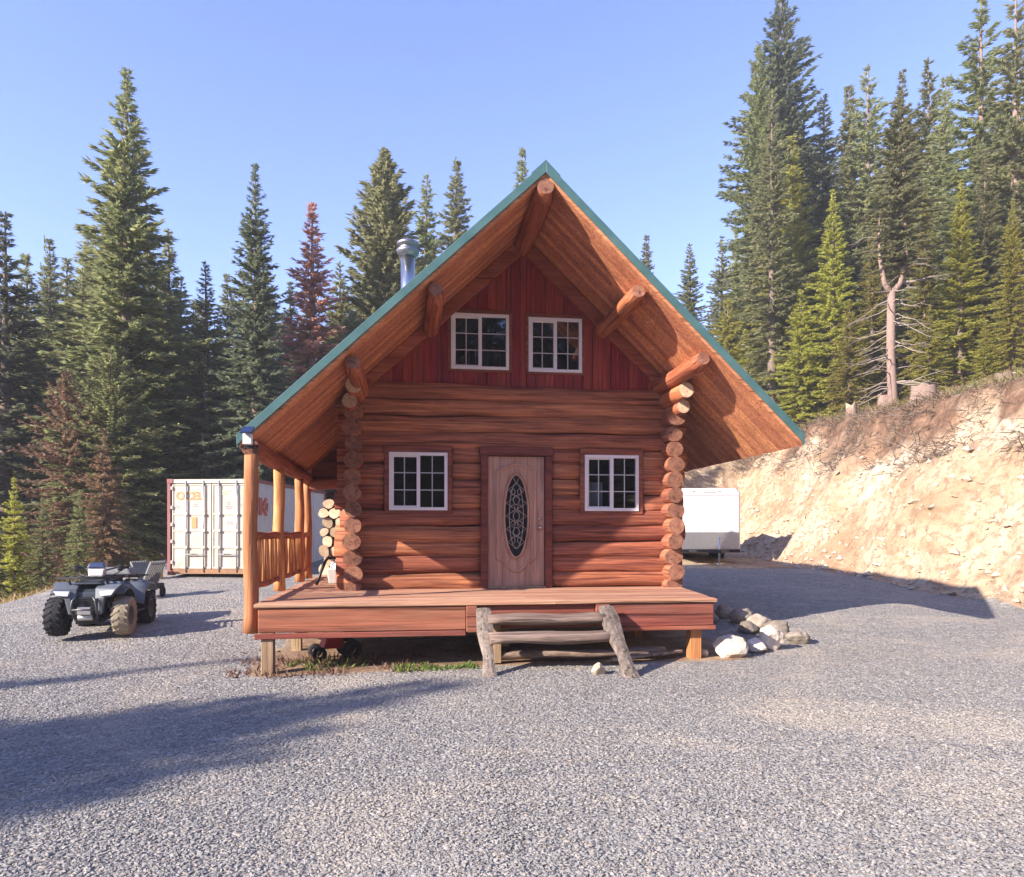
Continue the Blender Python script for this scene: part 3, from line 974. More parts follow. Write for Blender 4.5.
# --- porch posts, eave beam, railings
PX = -3.74
post_y = [-2.05, 0.02, 2.2, 3.28]
zb = zs(PX) - .125
k = 22
MB().tube([(PX, YF + .02 + (YN - .1 - YF) * j / (k - 1), zb + .012 * math.sin(j * .9)) for j in range(k)], .118, 16, 0, True, 1, True, .05, seed=5).build('eave_beam', [M['beam_y'], M['log_end']], cabin)
for i, y in enumerate(post_y):
    z0 = .40 if i == 0 else DZ - .02
    k = 12
    MB().tube([(PX + .01 * math.sin(j * .8 + i), y, z0 + (zb - .09 - z0) * j / (k - 1)) for j in range(k)], [(.098 if i == 0 else .092) * (1 - .012 * j) for j in range(k)], 14, 0, True, 1, True, .06, seed=i + 3
              ).build('porch_post', [M['post'], M['log_end']], cabin)
for a, b in zip(post_y[:-1], post_y[1:]):
    rl = MB()
    for z, r in ((1.655, .052), (.98, .042)):
        k = 8
        rl.tube([(PX + .01 * math.sin(j + a), a + (b - a) * j / (k - 1), z + .008 * math.sin(j * 1.3)) for j in range(k)], r, 10, 0, True, None, True, .08, seed=int(a * 10 + z * 7))
    ro = rl.build('railing', M['beam_y'], cabin)
    n = max(3, int((b - a) / .135))
    for q in range(n):
        y = a + .13 + (b - a - .2) * q / (n - 1) if n > 1 else a
        o1, o2 = random.uniform(-.018, .018), random.uniform(-.018, .018)
        r = random.uniform(.02, .03)
        MB().tube([(PX + o1, y, .955), (PX, y + o2 * .5, 1.3), (PX + o2, y + o1, 1.69 + random.uniform(-.02, .0))], [r, r * .9, r * .8], 8, 0, True, None, True, .1, seed=q).build('baluster', M['post'], ro)
# closing piece at the far end of the porch roof
mb = MB()
mb.tube([(-3.70, 3.3, 2.66), (-3.2, 3.3, 2.70), (-2.62, 3.3, 2.76)], .12, 14, 0, True, 1, True, .05, seed=2)
mb.build('tie_log', [M['log_x'], M['log_end']], cabin)
mb = MB()
mb.hexa([(-3.66, 3.28, 2.74), (-2.62, 3.28, 2.84), (-2.62, 3.32, 2.84), (-3.66, 3.32, 2.74)],
        [(-3.66, 3.28, zs(-3.66) - .005), (-2.62, 3.28, zs(-2.62) - .005), (-2.62, 3.32, zs(-2.62) - .005), (-3.66, 3.32, zs(-3.66) - .005)])
mb.build('infill_board', M['trim'], cabin)


def L2W(x, y, z=0.0):
    return (CO[0] + x * math.cos(th) - y * math.sin(th), CO[1] + x * math.sin(th) + y * math.cos(th), z)


# --- security lamp at the eave corner
lamp = empty('security_lamp', L2W(-3.74, YF - .05, 2.90), th, 'small white solar lamp with dark panel on the left roof corner', 'lamp')
MB().box(-.055, .055, -.11, -.02, -.09, .05).build('housing', M['vinyl'], lamp, bevel=.01)
MB().box(-.06, .06, -.02, .03, -.13, -.02).build('bracket', M['black'], lamp)
MB().hexa([(-.075, -.18, .04), (.075, -.18, .04), (.075, -.02, .13), (-.075, -.02, .13)], [(-.075, -.185, .06), (.075, -.185, .06), (.075, -.025, .15), (-.075, -.025, .15)]).build('solar_panel', M['solar'], lamp, bevel=.004)

# --- porch steps
steps = empty('porch_steps', L2W(.05, -2.45), th, 'weathered grey wooden steps of half logs leading up to the porch', 'steps')
for (xt, xb, yb, w) in ((-.82, -.80, -.72, .105), (.80, .86, -1.02, .115)):
    k = 7
    g = Hs(*L2W(xb, -2.45 + yb)[:2])
    pts = [(xt + (xb - xt) * j / (k - 1) + .008 * math.sin(j * 2), -.03 + yb * j / (k - 1), DZ - .10 + (g + .06 - DZ) * j / (k - 1)) for j in range(k)]
    MB().tube(pts, [w * .8 + .02 * math.sin(j * 1.1) for j in range(k)], 10, 0, True, None, False, .09, .55, seed=int(xt * 10), flat=3.0).build('stringer', M['grey_wood_z'], steps)
for (y, z, a, b) in ((-.10, .575, -.78, .80), (-.36, .375, -.78, .83)):
    k = 10
    MB().tube([(a + (b - a) * j / (k - 1), y + .008 * math.sin(j), z + .008 * math.sin(j * .8)) for j in range(k)], [.165 + .010 * math.sin(j * .9 + z * 9) for j in range(k)], 14, 0, True, None, True, .05, .46, seed=int(z * 50)).build('tread', M['grey_wood'], steps)
MB().box(-.70, -.58, .02, .08, .0, .6).build('brace', M['pale_post'], steps)

tag(MB().tube([L2W(-.75 + 2.5 * j / 9, -2.35 + .12 * j / 9, .075 + .01 * math.sin(j)) for j in range(10)], .075, 10, 0, True, None, True, .08, .8, seed=4
              ).build('timber_sill', M['grey_wood']), 'long weathered grey timber lying on the ground under the porch edge', 'timber')
tag(MB().bar(L2W(.9, -2.62, .05), L2W(2.0, -2.15, .06), .11, .035).build('plank', M['grey_wood'], bevel=.004), 'thin grey plank lying behind the right stair stringer', 'plank')

# --- things on and under the porch
n_fw = 0
for row in range(8):
    for c in range(4):
        r = .115 * random.uniform(.85, 1.1)
        x = -3.52 + c * .235 + (.1 if row % 2 else 0) + random.uniform(-.02, .02)
        z = DZ + .11 + row * .20
        y0 = 4.1 + random.uniform(-.09, .06)
        ln = .42
        m = MB()
        kind = random.random()
        nn = 11
        m.tube([(0, 0, 0), (0, ln * .5, 0), (0, ln, 0)], [r, r * 1.02, r * .97], nn, 0, True, 1, False, .16, random.uniform(.8, 1.0), seed=row * 9 + c)
        o = m.build('firewood_log', [M['bark'], M['fire_end']])
        p = L2W(x, y0, z)
        o.location = p; o.rotation_euler = (0, random.uniform(-3, 3), th + random.uniform(-.12, .12))
        tag(o, 'split firewood log in the pale stack at the far end of the porch', 'firewood log', 'firewood stacked on the porch')
bar_ = tag(MB().tube([L2W(-3.26, .80, DZ + .02), L2W(-3.20, .90, DZ + .22), L2W(-3.13, 1.0, DZ + .42), L2W(-3.09, 1.02, DZ + .46), L2W(-2.95, 1.02, DZ + .47)], .026, 8).build('bent_bar', M['black']),
           'black bent bar leaning by the cabin wall on the side porch', 'bar')
cr = empty('storage_tub', L2W(-2.98, 1.35, DZ), th, 'grey tub with a white bag in it beside the cabin wall', 'tub')
MB().hexa([(-.13, -.13, 0), (.13, -.13, 0), (.13, .13, 0), (-.13, .13, 0)], [(-.16, -.16, .27), (.16, -.16, .27), (.16, .16, .27), (-.16, .16, .27)]).build('tub_body', M['cont_side'], cr, bevel=.02, seg=2)
MB().lathe([(0, .40), (.06, .39), (.11, .33), (.12, .26), (.0, .24)], n=9, smooth=False).build('bag', M['vinyl'], cr)

mac = empty('garden_machine', L2W(-2.75, -1.35, 0), th + .3, 'small red and black wheeled machine stored under the porch', 'garden machine')
gz = Hs(*L2W(-2.75, -1.35)[:2])
mac.location.z = gz
MB().hexa([(-.20, -.18, .16), (.16, -.18, .16), (.16, .18, .16), (-.2, .18, .16)], [(-.12, -.14, .34), (.08, -.14, .30), (.08, .14, .30), (-.12, .14, .34)]).build('cover', M['red_paint'], mac, bevel=.03, seg=2)
for (x, y, r) in ((.20, -.2, .14), (.20, .2, .14), (-.24, -.17, .10), (-.24, .17, .10)):
    MB().lathe([(r * .45, -.03), (r * .9, -.035), (r, -.015), (r, .015), (r * .9, .035), (r * .45, .03), (r * .45, -.03)], (x, y, r), 'y', 18).build('wheel', M['rubber'], mac)
MB().tube([(-.2, -.14, .3), (-.55, -.14, .42), (-.55, .14, .42), (-.2, .14, .3)], .014, 8).build('handle', M['vinyl'], mac)


# ------------------------------------------------------------------ rocks
import bmesh
def rock(name, loc, sc, mat, seed, label, cat='rock', group=None, facet=True):
    bm = bmesh.new()
    bmesh.ops.create_icosphere(bm, subdivisions=3 if facet else 4, radius=1)
    rr = random.Random(seed)
    planes = [(Vector((rr.gauss(0, 1), rr.gauss(0, 1), rr.gauss(0, 1))).normalized(), rr.uniform(.55, .9)) for _ in range(11)]
    ph = [rr.uniform(0, 6.28) for _ in range(6)]
    for v in bm.verts:
        p = v.co.copy()
        for nrm, d in planes:
            e = p.dot(nrm) - d
            if e > 0: p -= nrm * e * (.95 if facet else .7)
        p *= 1 + .05 * math.sin(7 * p.x + ph[0]) * math.sin(6 * p.y + ph[1]) + .03 * math.sin(13 * p.z + ph[2] + 9 * p.x) + rr.uniform(-.012, .012)
        v.co = Vector((p.x * sc[0], p.y * sc[1], p.z * sc[2]))
    me = bpy.data.meshes.new(name); bm.to_mesh(me); bm.free()
    for p in me.polygons: p.use_smooth = not facet
    o = link(name, me, mat)
    o.location = (loc[0], loc[1], (Hs(loc[0], loc[1]) if len(loc) < 3 else loc[2]) + sc[2] * .55)
    o.rotation_euler = (rr.uniform(-.2, .2), rr.uniform(-.2, .2), rr.uniform(0, 6))
    tag(o, label, cat, group)
    return o


rock('rock', (3.02, 10.25), (.25, .22, .20), M['pale_rock'], 3, 'blocky white rock nearest the right porch support post')
rock('rock', (3.52, 10.65), (.22, .18, .13), M['pale_rock'], 8, 'low flat cream rock between the two taller white rocks')
rock('rock', (3.80, 10.90), (.24, .2, .22), M['pale_rock'], 15, 'yellowish upright rock rightmost of the pale rock cluster')
rock('rock', (2.62, 10.30), (.12, .1, .07), M['pale_rock'], 19, 'small pale stone at the foot of the right porch support')
rock('rock', (1.06, 8.98), (.14, .11, .09), M['bank_stone'], 23, 'small tan rock beside the foot of the right stair stringer')
for i, (x, y, s) in enumerate(((4.42, 11.45, .27), (4.30, 11.95, .32), (4.18, 12.5, .33), (4.05, 13.1, .34), (3.9, 13.7, .30), (3.72, 14.3, .28), (3.9, 12.2, .24), (3.55, 13.2, .22))):
    rock('boulder', (x, y), (s * .74, s * .68, s * .55), M['grey_rock'], 40 + i,
         'rounded brown boulder in the row edging the right side of the porch' if i else 'rounded grey boulder nearest the gravel at the end of the boulder row',
         'boulder', 'boulders edging the porch' if i else None, False)

# ------------------------------------------------------------------ ATV
atv = empty('quad_bike', (-6.96, 12.25, 0), rad(12), 'dark grey four wheeled quad bike parked facing the camera on the gravel', 'quad bike')
atv.location.z = Hs(-6.93, 12.9) + .0


def wheel(x, y, r, w, mat, name='wheel'):
    wo = MB()
    wo.lathe([(.02, -.05), (.13, -.06), (.155, -w * .42), (.17, -w * .42), (.17, w * .42), (.155, w * .42), (.13, .06), (.02, .05)], (0, 0, 0), 'x', 20)
    o = wo.build(name, M['steel'], atv)
    o.location = (x, y, r)
    ty = MB()
    ty.lathe([(.16, -w * .40), (r * .72, -w * .5), (r * .90, -w * .47), (r * .955, -w * .32), (r * .965, 0), (r * .955, w * .32), (r * .90, w * .47), (r * .72, w * .5), (.16, w * .40)], (0, 0, 0), 'x', 30)
    n = 18
    for i in range(n):
        for s in (-1, 1):
            a = 2 * math.pi * (i + (.5 if s > 0 else 0)) / n
            def P(xx, ang, rr): return (xx, rr * math.cos(ang), rr * math.sin(ang))
            a2 = a + .22
            b0 = [P(s * .01, a - .06, r * .95), P(s * w * .47, a2 - .06, r * .90), P(s * w * .47, a2 + .07, r * .90), P(s * .01, a + .05, r * .95)]
            t0 = [P(s * .01, a - .05, r * 1.0), P(s * w * .49, a2 - .05, r * .965), P(s * w * .49, a2 + .06, r * .965), P(s * .01, a + .04, r * 1.0)]
            ty.hexa(b0, t0)
    ty.build('tyre', mat, o)
    hb = MB(); hb.lathe([(0, -.075), (.05, -.075), (.06, -.05), (.06, .05), (.05, .075), (0, .075)], (0, 0, 0), 'x', 12); hb.build('hub', M['black'], o)


wheel(-.50, 0, .325, .25, M['rubber']); wheel(.50, 0, .325, .25, M['rubber_dusty'])
wheel(-.47, 1.30, .325, .29, M['rubber']); wheel(.47, 1.30, .325, .29, M['rubber'])
b = MB()
b.prism([(-.18, .35), (-.26, .55), (-.22, .74), (.05, .86), (.45, .90), (.50, .60), (.40, .38)], 'x', -.20, .20)          # nose block
b.prism([(.35, .38), (.35, .72), (.55, .66), (.95, .70), (1.45, .72), (1.55, .55), (1.3, .40)], 'x', -.19, .19)      # belly and tail
b.box(-.30, .30, .42, .85, .30, .36)
b.build('body', M['atv_paint'], atv, bevel=.03, seg=2)
for s in (-1, 1):
    f = MB()      # front fender: arched skin over the wheel
    arc = [(-.22, .75), (-.12, .80), (.02, .835), (.16, .83), (.34, .76), (.46, .60), (.48, .42)]
    vs, fs = [], []
    for (y, z) in arc:
        vs += [(s * .16, y, z + .05), (s * .40, y, z + .03), (s * .55, y + .01, z - .03), (s * .55, y + .01, z - .07), (s * .16, y, z + .01)]
    for i in range(len(arc) - 1):
        for j in range(5):
            fs.append((i * 5 + j, i * 5 + (j + 1) % 5, (i + 1) * 5 + (j + 1) % 5, (i + 1) * 5 + j))
    fs += [(0, 1, 2, 3, 4), tuple((len(arc) - 1) * 5 + j for j in (4, 3, 2, 1, 0))]
    f.add(vs, fs, 0, True)
    f.build('front_fender', M['atv_paint'], atv, bevel=.01)
    f = MB()
    f.hexa([(s * .14, -.30, .62), (s * .40, -.34, .66), (s * .46, -.10, .76), (s * .14, -.05, .76)],
           [(s * .13, -.24, .80), (s * .47, -.32, .79), (s * .53, -.06, .90), (s * .14, .02, .90)])
    f.build('headlight_cowl', M['atv_light'], atv, bevel=.015, seg=2)
    f = MB(); f.hexa([(s * .24, -.352, .675), (s * .40, -.362, .690), (s * .40, -.31, .690), (s * .24, -.30, .675)], [(s * .22, -.325, .755), (s * .45, -.350, .765), (s * .45, -.30, .765), (s * .22, -.28, .755)])
    f.build('headlight', M['lens'], atv, bevel=.006)
    f = MB()
    arc = [(.80, .50), (.86, .68), (1.02, .80), (1.28, .84), (1.54, .80), (1.68, .68)]
    vs, fs = [], []
    for (y, z) in arc:
        vs += [(s * .17, y, z + .03), (s * .44, y, z + .015), (s * .60, y, z - .04), (s * .60, y, z - .07), (s * .17, y, z - .01)]
    for i in range(len(arc) - 1):
        for j in range(5):
            fs.append((i * 5 + j, i * 5 + (j + 1) % 5, (i + 1) * 5 + (j + 1) % 5, (i + 1) * 5 + j))
    fs += [(0, 1, 2, 3, 4), tuple((len(arc) - 1) * 5 + j for j in (4, 3, 2, 1, 0))]
    f.add(vs, fs, 0, True); f.build('rear_fender', M['atv_light'] if s > 0 else M['atv_paint'], atv, bevel=.01)
    f = MB(); f.box(s * .36, s * .58, .36, .92, .33, .36) if s > 0 else f.box(-.58, -.36, .36, .92, .33, .36)
    f.build('footwell', M['black'], atv, bevel=.01)
    f = MB()
    f.tube([(s * .16, -.02, .30), (s * .48, 0, .32)], .022, 8); f.tube([(s * .16, .12, .42), (s * .48, .02, .36)], .018, 8); f.tube([(s * .30, .03, .38), (s * .2, .05, .72)], .035, 10)
    f.build('suspension', M['steel'], atv)
    MB().tube([(s * .16, 1.3, .32), (s * .46, 1.3, .32)], .028, 8).build('rear_axle', M['steel'], atv)
for s_x in (-1, 1):
    MB().hexa([(s_x * .19, -.31, .38), (s_x * .25, -.30, .38), (s_x * .25, -.24, .38), (s_x * .19, -.24, .38)], [(s_x * .20, -.33, .64), (s_x * .30, -.33, .66), (s_x * .30, -.26, .66), (s_x * .20, -.26, .64)]).build('front_guard', M['atv_light'], atv, bevel=.01)
    MB().box(min(s_x * .17, s_x * .21), max(s_x * .17, s_x * .21), .42, .98, .44, .74).build('side_panel', M['black'], atv, bevel=.02)
    MB().tube([(s_x * .40, .47, 1.10), (s_x * .30, .34, 1.02), (s_x * .12, .28, .92), (s_x * .06, .20, .84)], .008, 6).build('brake_cable', M['black'], atv)
MB().hexa([(-.22, -.20, .86), (.22, -.20, .86), (.24, .30, .90), (-.24, .30, .90)], [(-.15, -.16, .905), (.15, -.16, .905), (.17, .28, .935), (-.17, .28, .935)]).build('hood', M['atv_paint'], atv, bevel=.02, seg=2)
MB().tube([(0, 1.62, .45), (0, 1.78, .45)], .03, 8).build('tow_hitch', M['steel'], atv)
MB().tube([(.17, 1.1, .60), (.19, 1.68, .62)], .05, 12).build('exhaust', M['steel'], atv)
g = MB()
g.box(-.13, .13, -.275, -.235, .47, .66)
for i in range(5): g.box(-.12, .12, -.285, -.27, .485 + i * .035, .497 + i * .035)
g.build('grille', M['black'], atv, bevel=.006)
g = MB()
g.tube([(-.17, -.27, .33), (-.19, -.36, .45), (-.17, -.36, .60), (-.13, -.33, .66)], .02, 8); g.tube([(.17, -.27, .33), (.19, -.36, .45), (.17, -.36, .60), (.13, -.33, .66)], .02, 8)
g.tube([(-.19, -.36, .46), (.19, -.36, .46)], .018, 8)
g.build('bull_bar', M['steel'], atv)
g = MB(); g.box(-.10, .10, -.37, -.24, .38, .50); g.lathe([(0, -.11), (.05, -.11), (.05, .11), (0, .11)], (0, -.28, .33), 'x', 14); g.build('winch', M['alu'], atv, bevel=.008)
MB().hexa([(-.17, -.22, .22), (.17, -.22, .22), (.2, 1.4, .24), (-.2, 1.4, .24)], [(-.17, -.26, .33), (.17, -.26, .33), (.2, 1.4, .36), (-.2, 1.4, .36)]).build('skid_plate', M['black'], atv, bevel=.01)
def rack(y0, y1, z, w, nm):
    g = MB()
    g.tube([(-w, y0, z), (w, y0, z), (w, y1, z), (-w, y1, z)], .014, 8, closed=True)
    for q in np.linspace(-w * .75, w * .75, 7): g.box(q - .02, q + .02, y0, y1, z - .008, z + .006)
    for x in (-w * .6, w * .6):
        g.tube([(x, y0 + .05, z), (x, y0 + .08, z - .12)], .011, 6)
    g.build(nm, M['black'], atv)
rack(-.20, .32, .965, .46, 'front_rack'); rack(1.0, 1.62, .91, .47, 'rear_rack')
s_ = MB()
s_.hexa([(-.15, .50, .74), (.15, .50, .74), (.20, 1.12, .74), (-.20, 1.12, .74)], [(-.11, .52, .88), (.11, .52, .88), (.17, 1.10, .93), (-.17, 1.10, .93)])
s_.build('seat', M['black'], atv, bevel=.04, seg=3)
g = MB()
g.tube([(-.42, .46, 1.10), (-.28, .40, 1.11), (-.1, .34, 1.06), (.1, .34, 1.06), (.28, .40, 1.11), (.42, .46, 1.10)], .014, 8)
g.tube([(0, .34, 1.06), (0, .24, .86)], .03, 8)
hb_ = g.build('handlebar', M['steel'], atv)
for s in (-1, 1):
    MB().tube([(s * .30, .41, 1.11), (s * .44, .47, 1.10)], .022, 10).build('grip', M['black'], hb_)
    MB().box(min(s * .3, s * .38), max(s * .3, s * .38), .30, .38, 1.05, 1.16).build('hand_guard', M['black'], hb_, bevel=.02)
MB().hexa([(-.12, .20, .96), (.12, .20, .96), (.12, .36, .96), (-.12, .36, .96)], [(-.14, .22, 1.10), (.14, .22, 1.10), (.12, .38, 1.10), (-.12, .38, 1.10)]).build('instrument_pod', M['cont_side'], atv, bevel=.025, seg=2)
MB().hexa([(-.145, .205, 1.11), (.145, .205, 1.11), (.13, .39, 1.11), (-.13, .39, 1.11)], [(-.11, .24, 1.19), (.11, .24, 1.19), (.10, .38, 1.20), (-.10, .38, 1.20)]).build('pod_cover', M['blue'], atv, bevel=.02, seg=2)
MB().hexa([(-.34, 1.08, .93), (.34, 1.08, .93), (.34, 1.58, .93), (-.34, 1.58, .93)], [(-.26, 1.12, 1.07), (.26, 1.12, 1.07), (.26, 1.54, 1.07), (-.26, 1.54, 1.07)]).build('cargo_bag', M['ribgrey'], atv, bevel=.05, seg=3)

# ribbed bin standing behind the quad bike
bx = (148 - CX) / F * 16.4
tub = empty('utility_cart', (bx, 16.4, Hs(bx, 16.4)), rad(-10), 'grey ribbed two panel utility cart standing between the quad bike and the container', 'cart')
for s in (-1, 1):
    g = MB()
    n = 9
    for i in range(n):
        y = -.42 + i * .1
        x0, x1 = (.02, .40) if s > 0 else (-.62, -.04)
        g.hexa([(s * .04, y, .40), (s * .42, y, .96), (s * .42, y + .06, .96), (s * .04, y + .06, .40)], [(s * .10, y, .38), (s * .48, y, .94), (s * .48, y + .06, .94), (s * .10, y + .06, .38)])
    for q in (.1, .9):
        g.bar((s * (.09 + .38 * q), -.42, .375 + .56 * q), (s * (.09 + .38 * q), .46, .375 + .56 * q), .05, .04)
    g.build('ribbed_panel', M['ribgrey'], tub)
tub.scale = (.55, .6, .86)
MB().box(-.40, .40, -.40, .44, .24, .38).build('chassis', M['black'], tub, bevel=.01)
for (x, y) in ((-.42, -.28), (.42, -.28), (-.42, .3), (.42, .3)):
    MB().lathe([(.05, -.04), (.13, -.045), (.155, -.02), (.155, .02), (.13, .045), (.05, .04)], (x, y, .155), 'x', 18).build('wheel', M['rubber'], tub)

# ------------------------------------------------------------------ shipping container
ax = rad(-3.4)
cont = empty('shipping_container', (-9.32, 20.0, 0), ax, 'white shipping container with double doors and a red letter K on its side', 'shipping container')
cont.location.z = Hs(-8, 20.5) + .04
CW, CL, CHh = 2.44, 6.06, 2.59
g = MB()
for x in (0, CW - .09): g.box(x, x + .09, 0, .12, .0, CHh, 0)
for x in (0, CW - .11): g.box(x, x + .11, CL - .12, CL, .0, CHh, 0)
for x in (.0, CW - .07): g.box(x + .003, x + .067, .12, CL - .12, CHh - .10, CHh - .003); g.box(x + .003, x + .067, .12, CL - .12, .02, .16)
g.build('corner_frame', M['cont_red'], cont, bevel=.006)
g = MB()
for x in (-.004, CW - .164):
    for z in (-.003, CHh - .115):
        g.box(x, x + .168, -.012, .16, z, z + .12)
g.build('corner_casting', M['cont_red'], cont, bevel=.008)
MB().box(.15, CW - .15, .01, .12, .03, .16).build('door_sill', M['cont_rust'], cont, bevel=.006)
MB().box(.15, CW - .15, .005, .12, CHh - .115, CHh - .005).build('door_header', M['cont'], cont, bevel=.006)
MB().box(.08, CW - .08, .14, CL - .04, .12, .16).box(.07, CW - .07, .12, CL - .06, CHh - .05, CHh - .02).build('floor_and_roof', M['cont_side'], cont)
MB().box(.06, CW - .06, CL - .08, CL - .04, .1, CHh - .05).build('end_wall', M['cont_side'], cont)
for sx, nm in ((.012, 'side_wall'), (CW - .048, 'side_wall')):
    g = MB()
    y, k = .12, 0
    vs, fs = [], []
    pts = []
    while y < CL - .12:
        o = .036 if k % 4 in (0, 3) else 0.0
        pts.append((sx + o if sx > 1 else sx + .036 - o, y)); y += (.07 if k % 2 else .068); k += 1
    for (x, y) in pts: vs += [(x, y, .16), (x, y, CHh - .10)]
    for i in range(len(pts) - 1): fs.append((2 * i, 2 * i + 2, 2 * i + 3, 2 * i + 1))
    g.add(vs, fs)
    o = g.build(nm, M['cont_side'], cont)
    sd = o.modifiers.new('thick', 'SOLIDIFY'); sd.thickness = .004
for di, (x0, x1) in enumerate(((.12, CW / 2 - .012), (CW / 2 + .012, CW - .12))):
    g = MB()
    g.box(x0, x1, .045, .075, .17, CHh - .125)
    for z in (.17, .72, 1.17, 1.62, CHh - .175): g.box(x0, x1, .03, .046, z, z + .045)
    g.box(x0, x0 + .04, .028, .046, .17, CHh - .125); g.box(x1 - .04, x1, .028, .046, .17, CHh - .125)
    do = g.build('door', M['cont'], cont, bevel=.004)
    for q, xx in enumerate((x0 + .40, x1 - .20) if di == 0 else (x0 + .20, x1 - .40)):
        MB().tube([(xx, .005, .08), (xx, .005, CHh - .04)], .021, 10).build('lock_rod', M['alu'], do)
        b = MB()
        for z in (.74, 1.19, 1.64): b.box(xx - .05, xx + .05, -.02, .03, z - .03, z + .045)
        b.build('rod_guide', M['cont'], do, bevel=.006)
        hz = .78
        MB().box(min(xx, xx + (.34 if q == 0 else -.34)), max(xx, xx + (.34 if q == 0 else -.34)), -.028, -.012, hz - .24, hz - .20).build('lock_handle', M['alu'], do, bevel=.004)
    b = MB()
    for z in (.3, .86, 1.32, 1.78, 2.3):
        hx = x0 - .03 if di == 0 else x1 - .03
        b.box(hx, hx + .06, .0, .045, z, z + .09)
    b.build('hinge', M['cont'], do, bevel=.006)
MB().box(.66, .80, .0295, .0435, 1.27, 1.56).build('placard', M['orange_ink'], cont)


def text_obj(name, body, size, loc, rot, mat, parent, bold=0.0, sx=1.0):
    cu = bpy.data.curves.new(name, 'FONT')
    cu.body = body; cu.size = size; cu.align_x = 'CENTER'; cu.align_y = 'CENTER'; cu.extrude = .002; cu.offset = bold
    tmp = bpy.data.objects.new(name + '_tmp', cu); col.objects.link(tmp)
    dg = bpy.context.evaluated_depsgraph_get()
    me = bpy.data.meshes.new_from_object(tmp.evaluated_get(dg))
    bpy.data.objects.remove(tmp)
    me.materials.clear()
    o = link(name, me, mat, parent)
    o.location = loc; o.rotation_euler = rot; o.scale = (sx, 1, 1)
    return o


text_obj('lettering', 'OCEL', .30, (.60, .038, 2.13), (rad(90), 0, 0), M['orange_ink'], cont, .008, 1.0)
for (x, z, w) in ((1.50, 2.24, .20), (1.50, 2.16, .14), (1.86, 2.26, .24), (1.86, 2.18, .22)):
    mb = MB()
    q = x
    while q < x + w:
        ww = random.uniform(.02, .05); mb.box(q, q + ww, .038, .0445, z, z + .055); q += ww + .014
    mb.build('faded_marking', M['green_ink'], cont)
for (x, z, w) in ((.20, 1.86, .10), (.70, 1.9, .12), (1.62, 1.95, .10), (1.60, 1.84, .16), (2.0, 1.9, .14), (1.62, 1.42, .18)):
    mb = MB()
    for r in range(2):
        q = x
        while q < x + w:
            ww = random.uniform(.012, .03); mb.box(q, q + ww, .038, .0445, z - r * .05, z + .028 - r * .05); q += ww + .01
    mb.build('faded_marking', M['grey_ink'], cont)
text_obj('code_marking', '22', .10, (2.16, .0035, CHh - .06), (rad(90), 0, 0), M['grey_ink'], cont)
# red K made of a bar and a split arrow, on the long side
kk = MB()
xk = CW + .006
y0 = .28
kk.box(xk - .02, xk, y0, y0 + .17, 1.62, 2.10)
kk.prism([(y0 + .20, 1.88), (y0 + .36, 2.10), (y0 + .58, 2.10), (y0 + .34, 1.88)], 'x', xk - .02, xk)
kk.prism([(y0 + .20, 1.84), (y0 + .34, 1.84), (y0 + .58, 1.62), (y0 + .36, 1.62)], 'x', xk - .02, xk)
kk.prism([(y0 + .46, 1.86), (y0 + .60, 1.98), (y0 + .60, 1.74)], 'x', xk - .02, xk)
kk.build('emblem', M['red_ink'], cont)
yb_ = (154.5 - CX) / F * 19.6
tag(MB().box(yb_ - .13, yb_ + .14, 19.5, 19.8, Hs(yb_, 19.6) - .02, Hs(yb_, 19.6) + .36).build('timber_block', M['yellow_wood'], bevel=.01), 'yellow timber block standing at the left foot of the container', 'timber block')

# ------------------------------------------------------------------ cargo trailer
tr_ = empty('cargo_trailer', (6.42, 24.0, 0), rad(1.0), 'white enclosed cargo trailer with silver stone guard parked by the dirt bank', 'trailer')
tr_.location.z = Hs(6.4, 24.5)
g = MB()
prof = []
W2 = 1.04
vs = []
for (y, inset) in ((0.0, .10), (.16, 0.0), (4.2, 0.0)):
    for (x, z) in ((-W2 + inset, .46), (W2 - inset, .46), (W2 - inset, 2.30), (W2 - inset - .12, 2.44), (-W2 + inset + .12, 2.44), (-W2 + inset, 2.30)):
        vs.append((x, y, z))
fs = [tuple(range(6)), tuple(range(17, 11, -1))]
for i in range(2):
    for j in range(6):
        fs.append((i * 6 + j, i * 6 + (j + 1) % 6, (i + 1) * 6 + (j + 1) % 6, (i + 1) * 6 + j))
g.add(vs, fs)
g.build('body', M['white_paint'], tr_, bevel=.02, seg=2)
MB().box(-W2 + .09, W2 - .09, -.012, .0, .47, 1.02).build('stone_guard', M['alu'], tr_)
MB().box(-W2 + .10, W2 - .10, -.02, .02, 2.22, 2.27).box(-.26, .16, -.03, .02, 2.31, 2.35).build('top_trim', M['vinyl'], tr_)
for x in (-.55, .0, .3):
    MB().box(x - .03, x + .03, -.03, 0, 2.33, 2.36).build('marker_lamp', M['orange_ink'], tr_)
g = MB()
g.bar((-.7, .1, .42), (0, -1.15, .42), .06, .10); g.bar((.7, .1, .42), (0, -1.15, .42), .06, .10); g.box(-W2 + .05, W2 - .05, .02, .10, .36, .46); g.box(-.5, .5, .5, 4.1, .36, .45)
g.build('tongue', M['black'], tr_)
g = MB(); g.tube([(0, -1.02, .02), (0, -1.02, .85)], .03, 10); g.lathe([(0, 0), (.09, 0), (.09, .02), (0, .02)], (0, -1.02, .0), 'z', 12); g.bar((0, -1.02, .86), (.12, -1.02, .86), .02, .02)
g.build('jack', M['alu'], tr_)
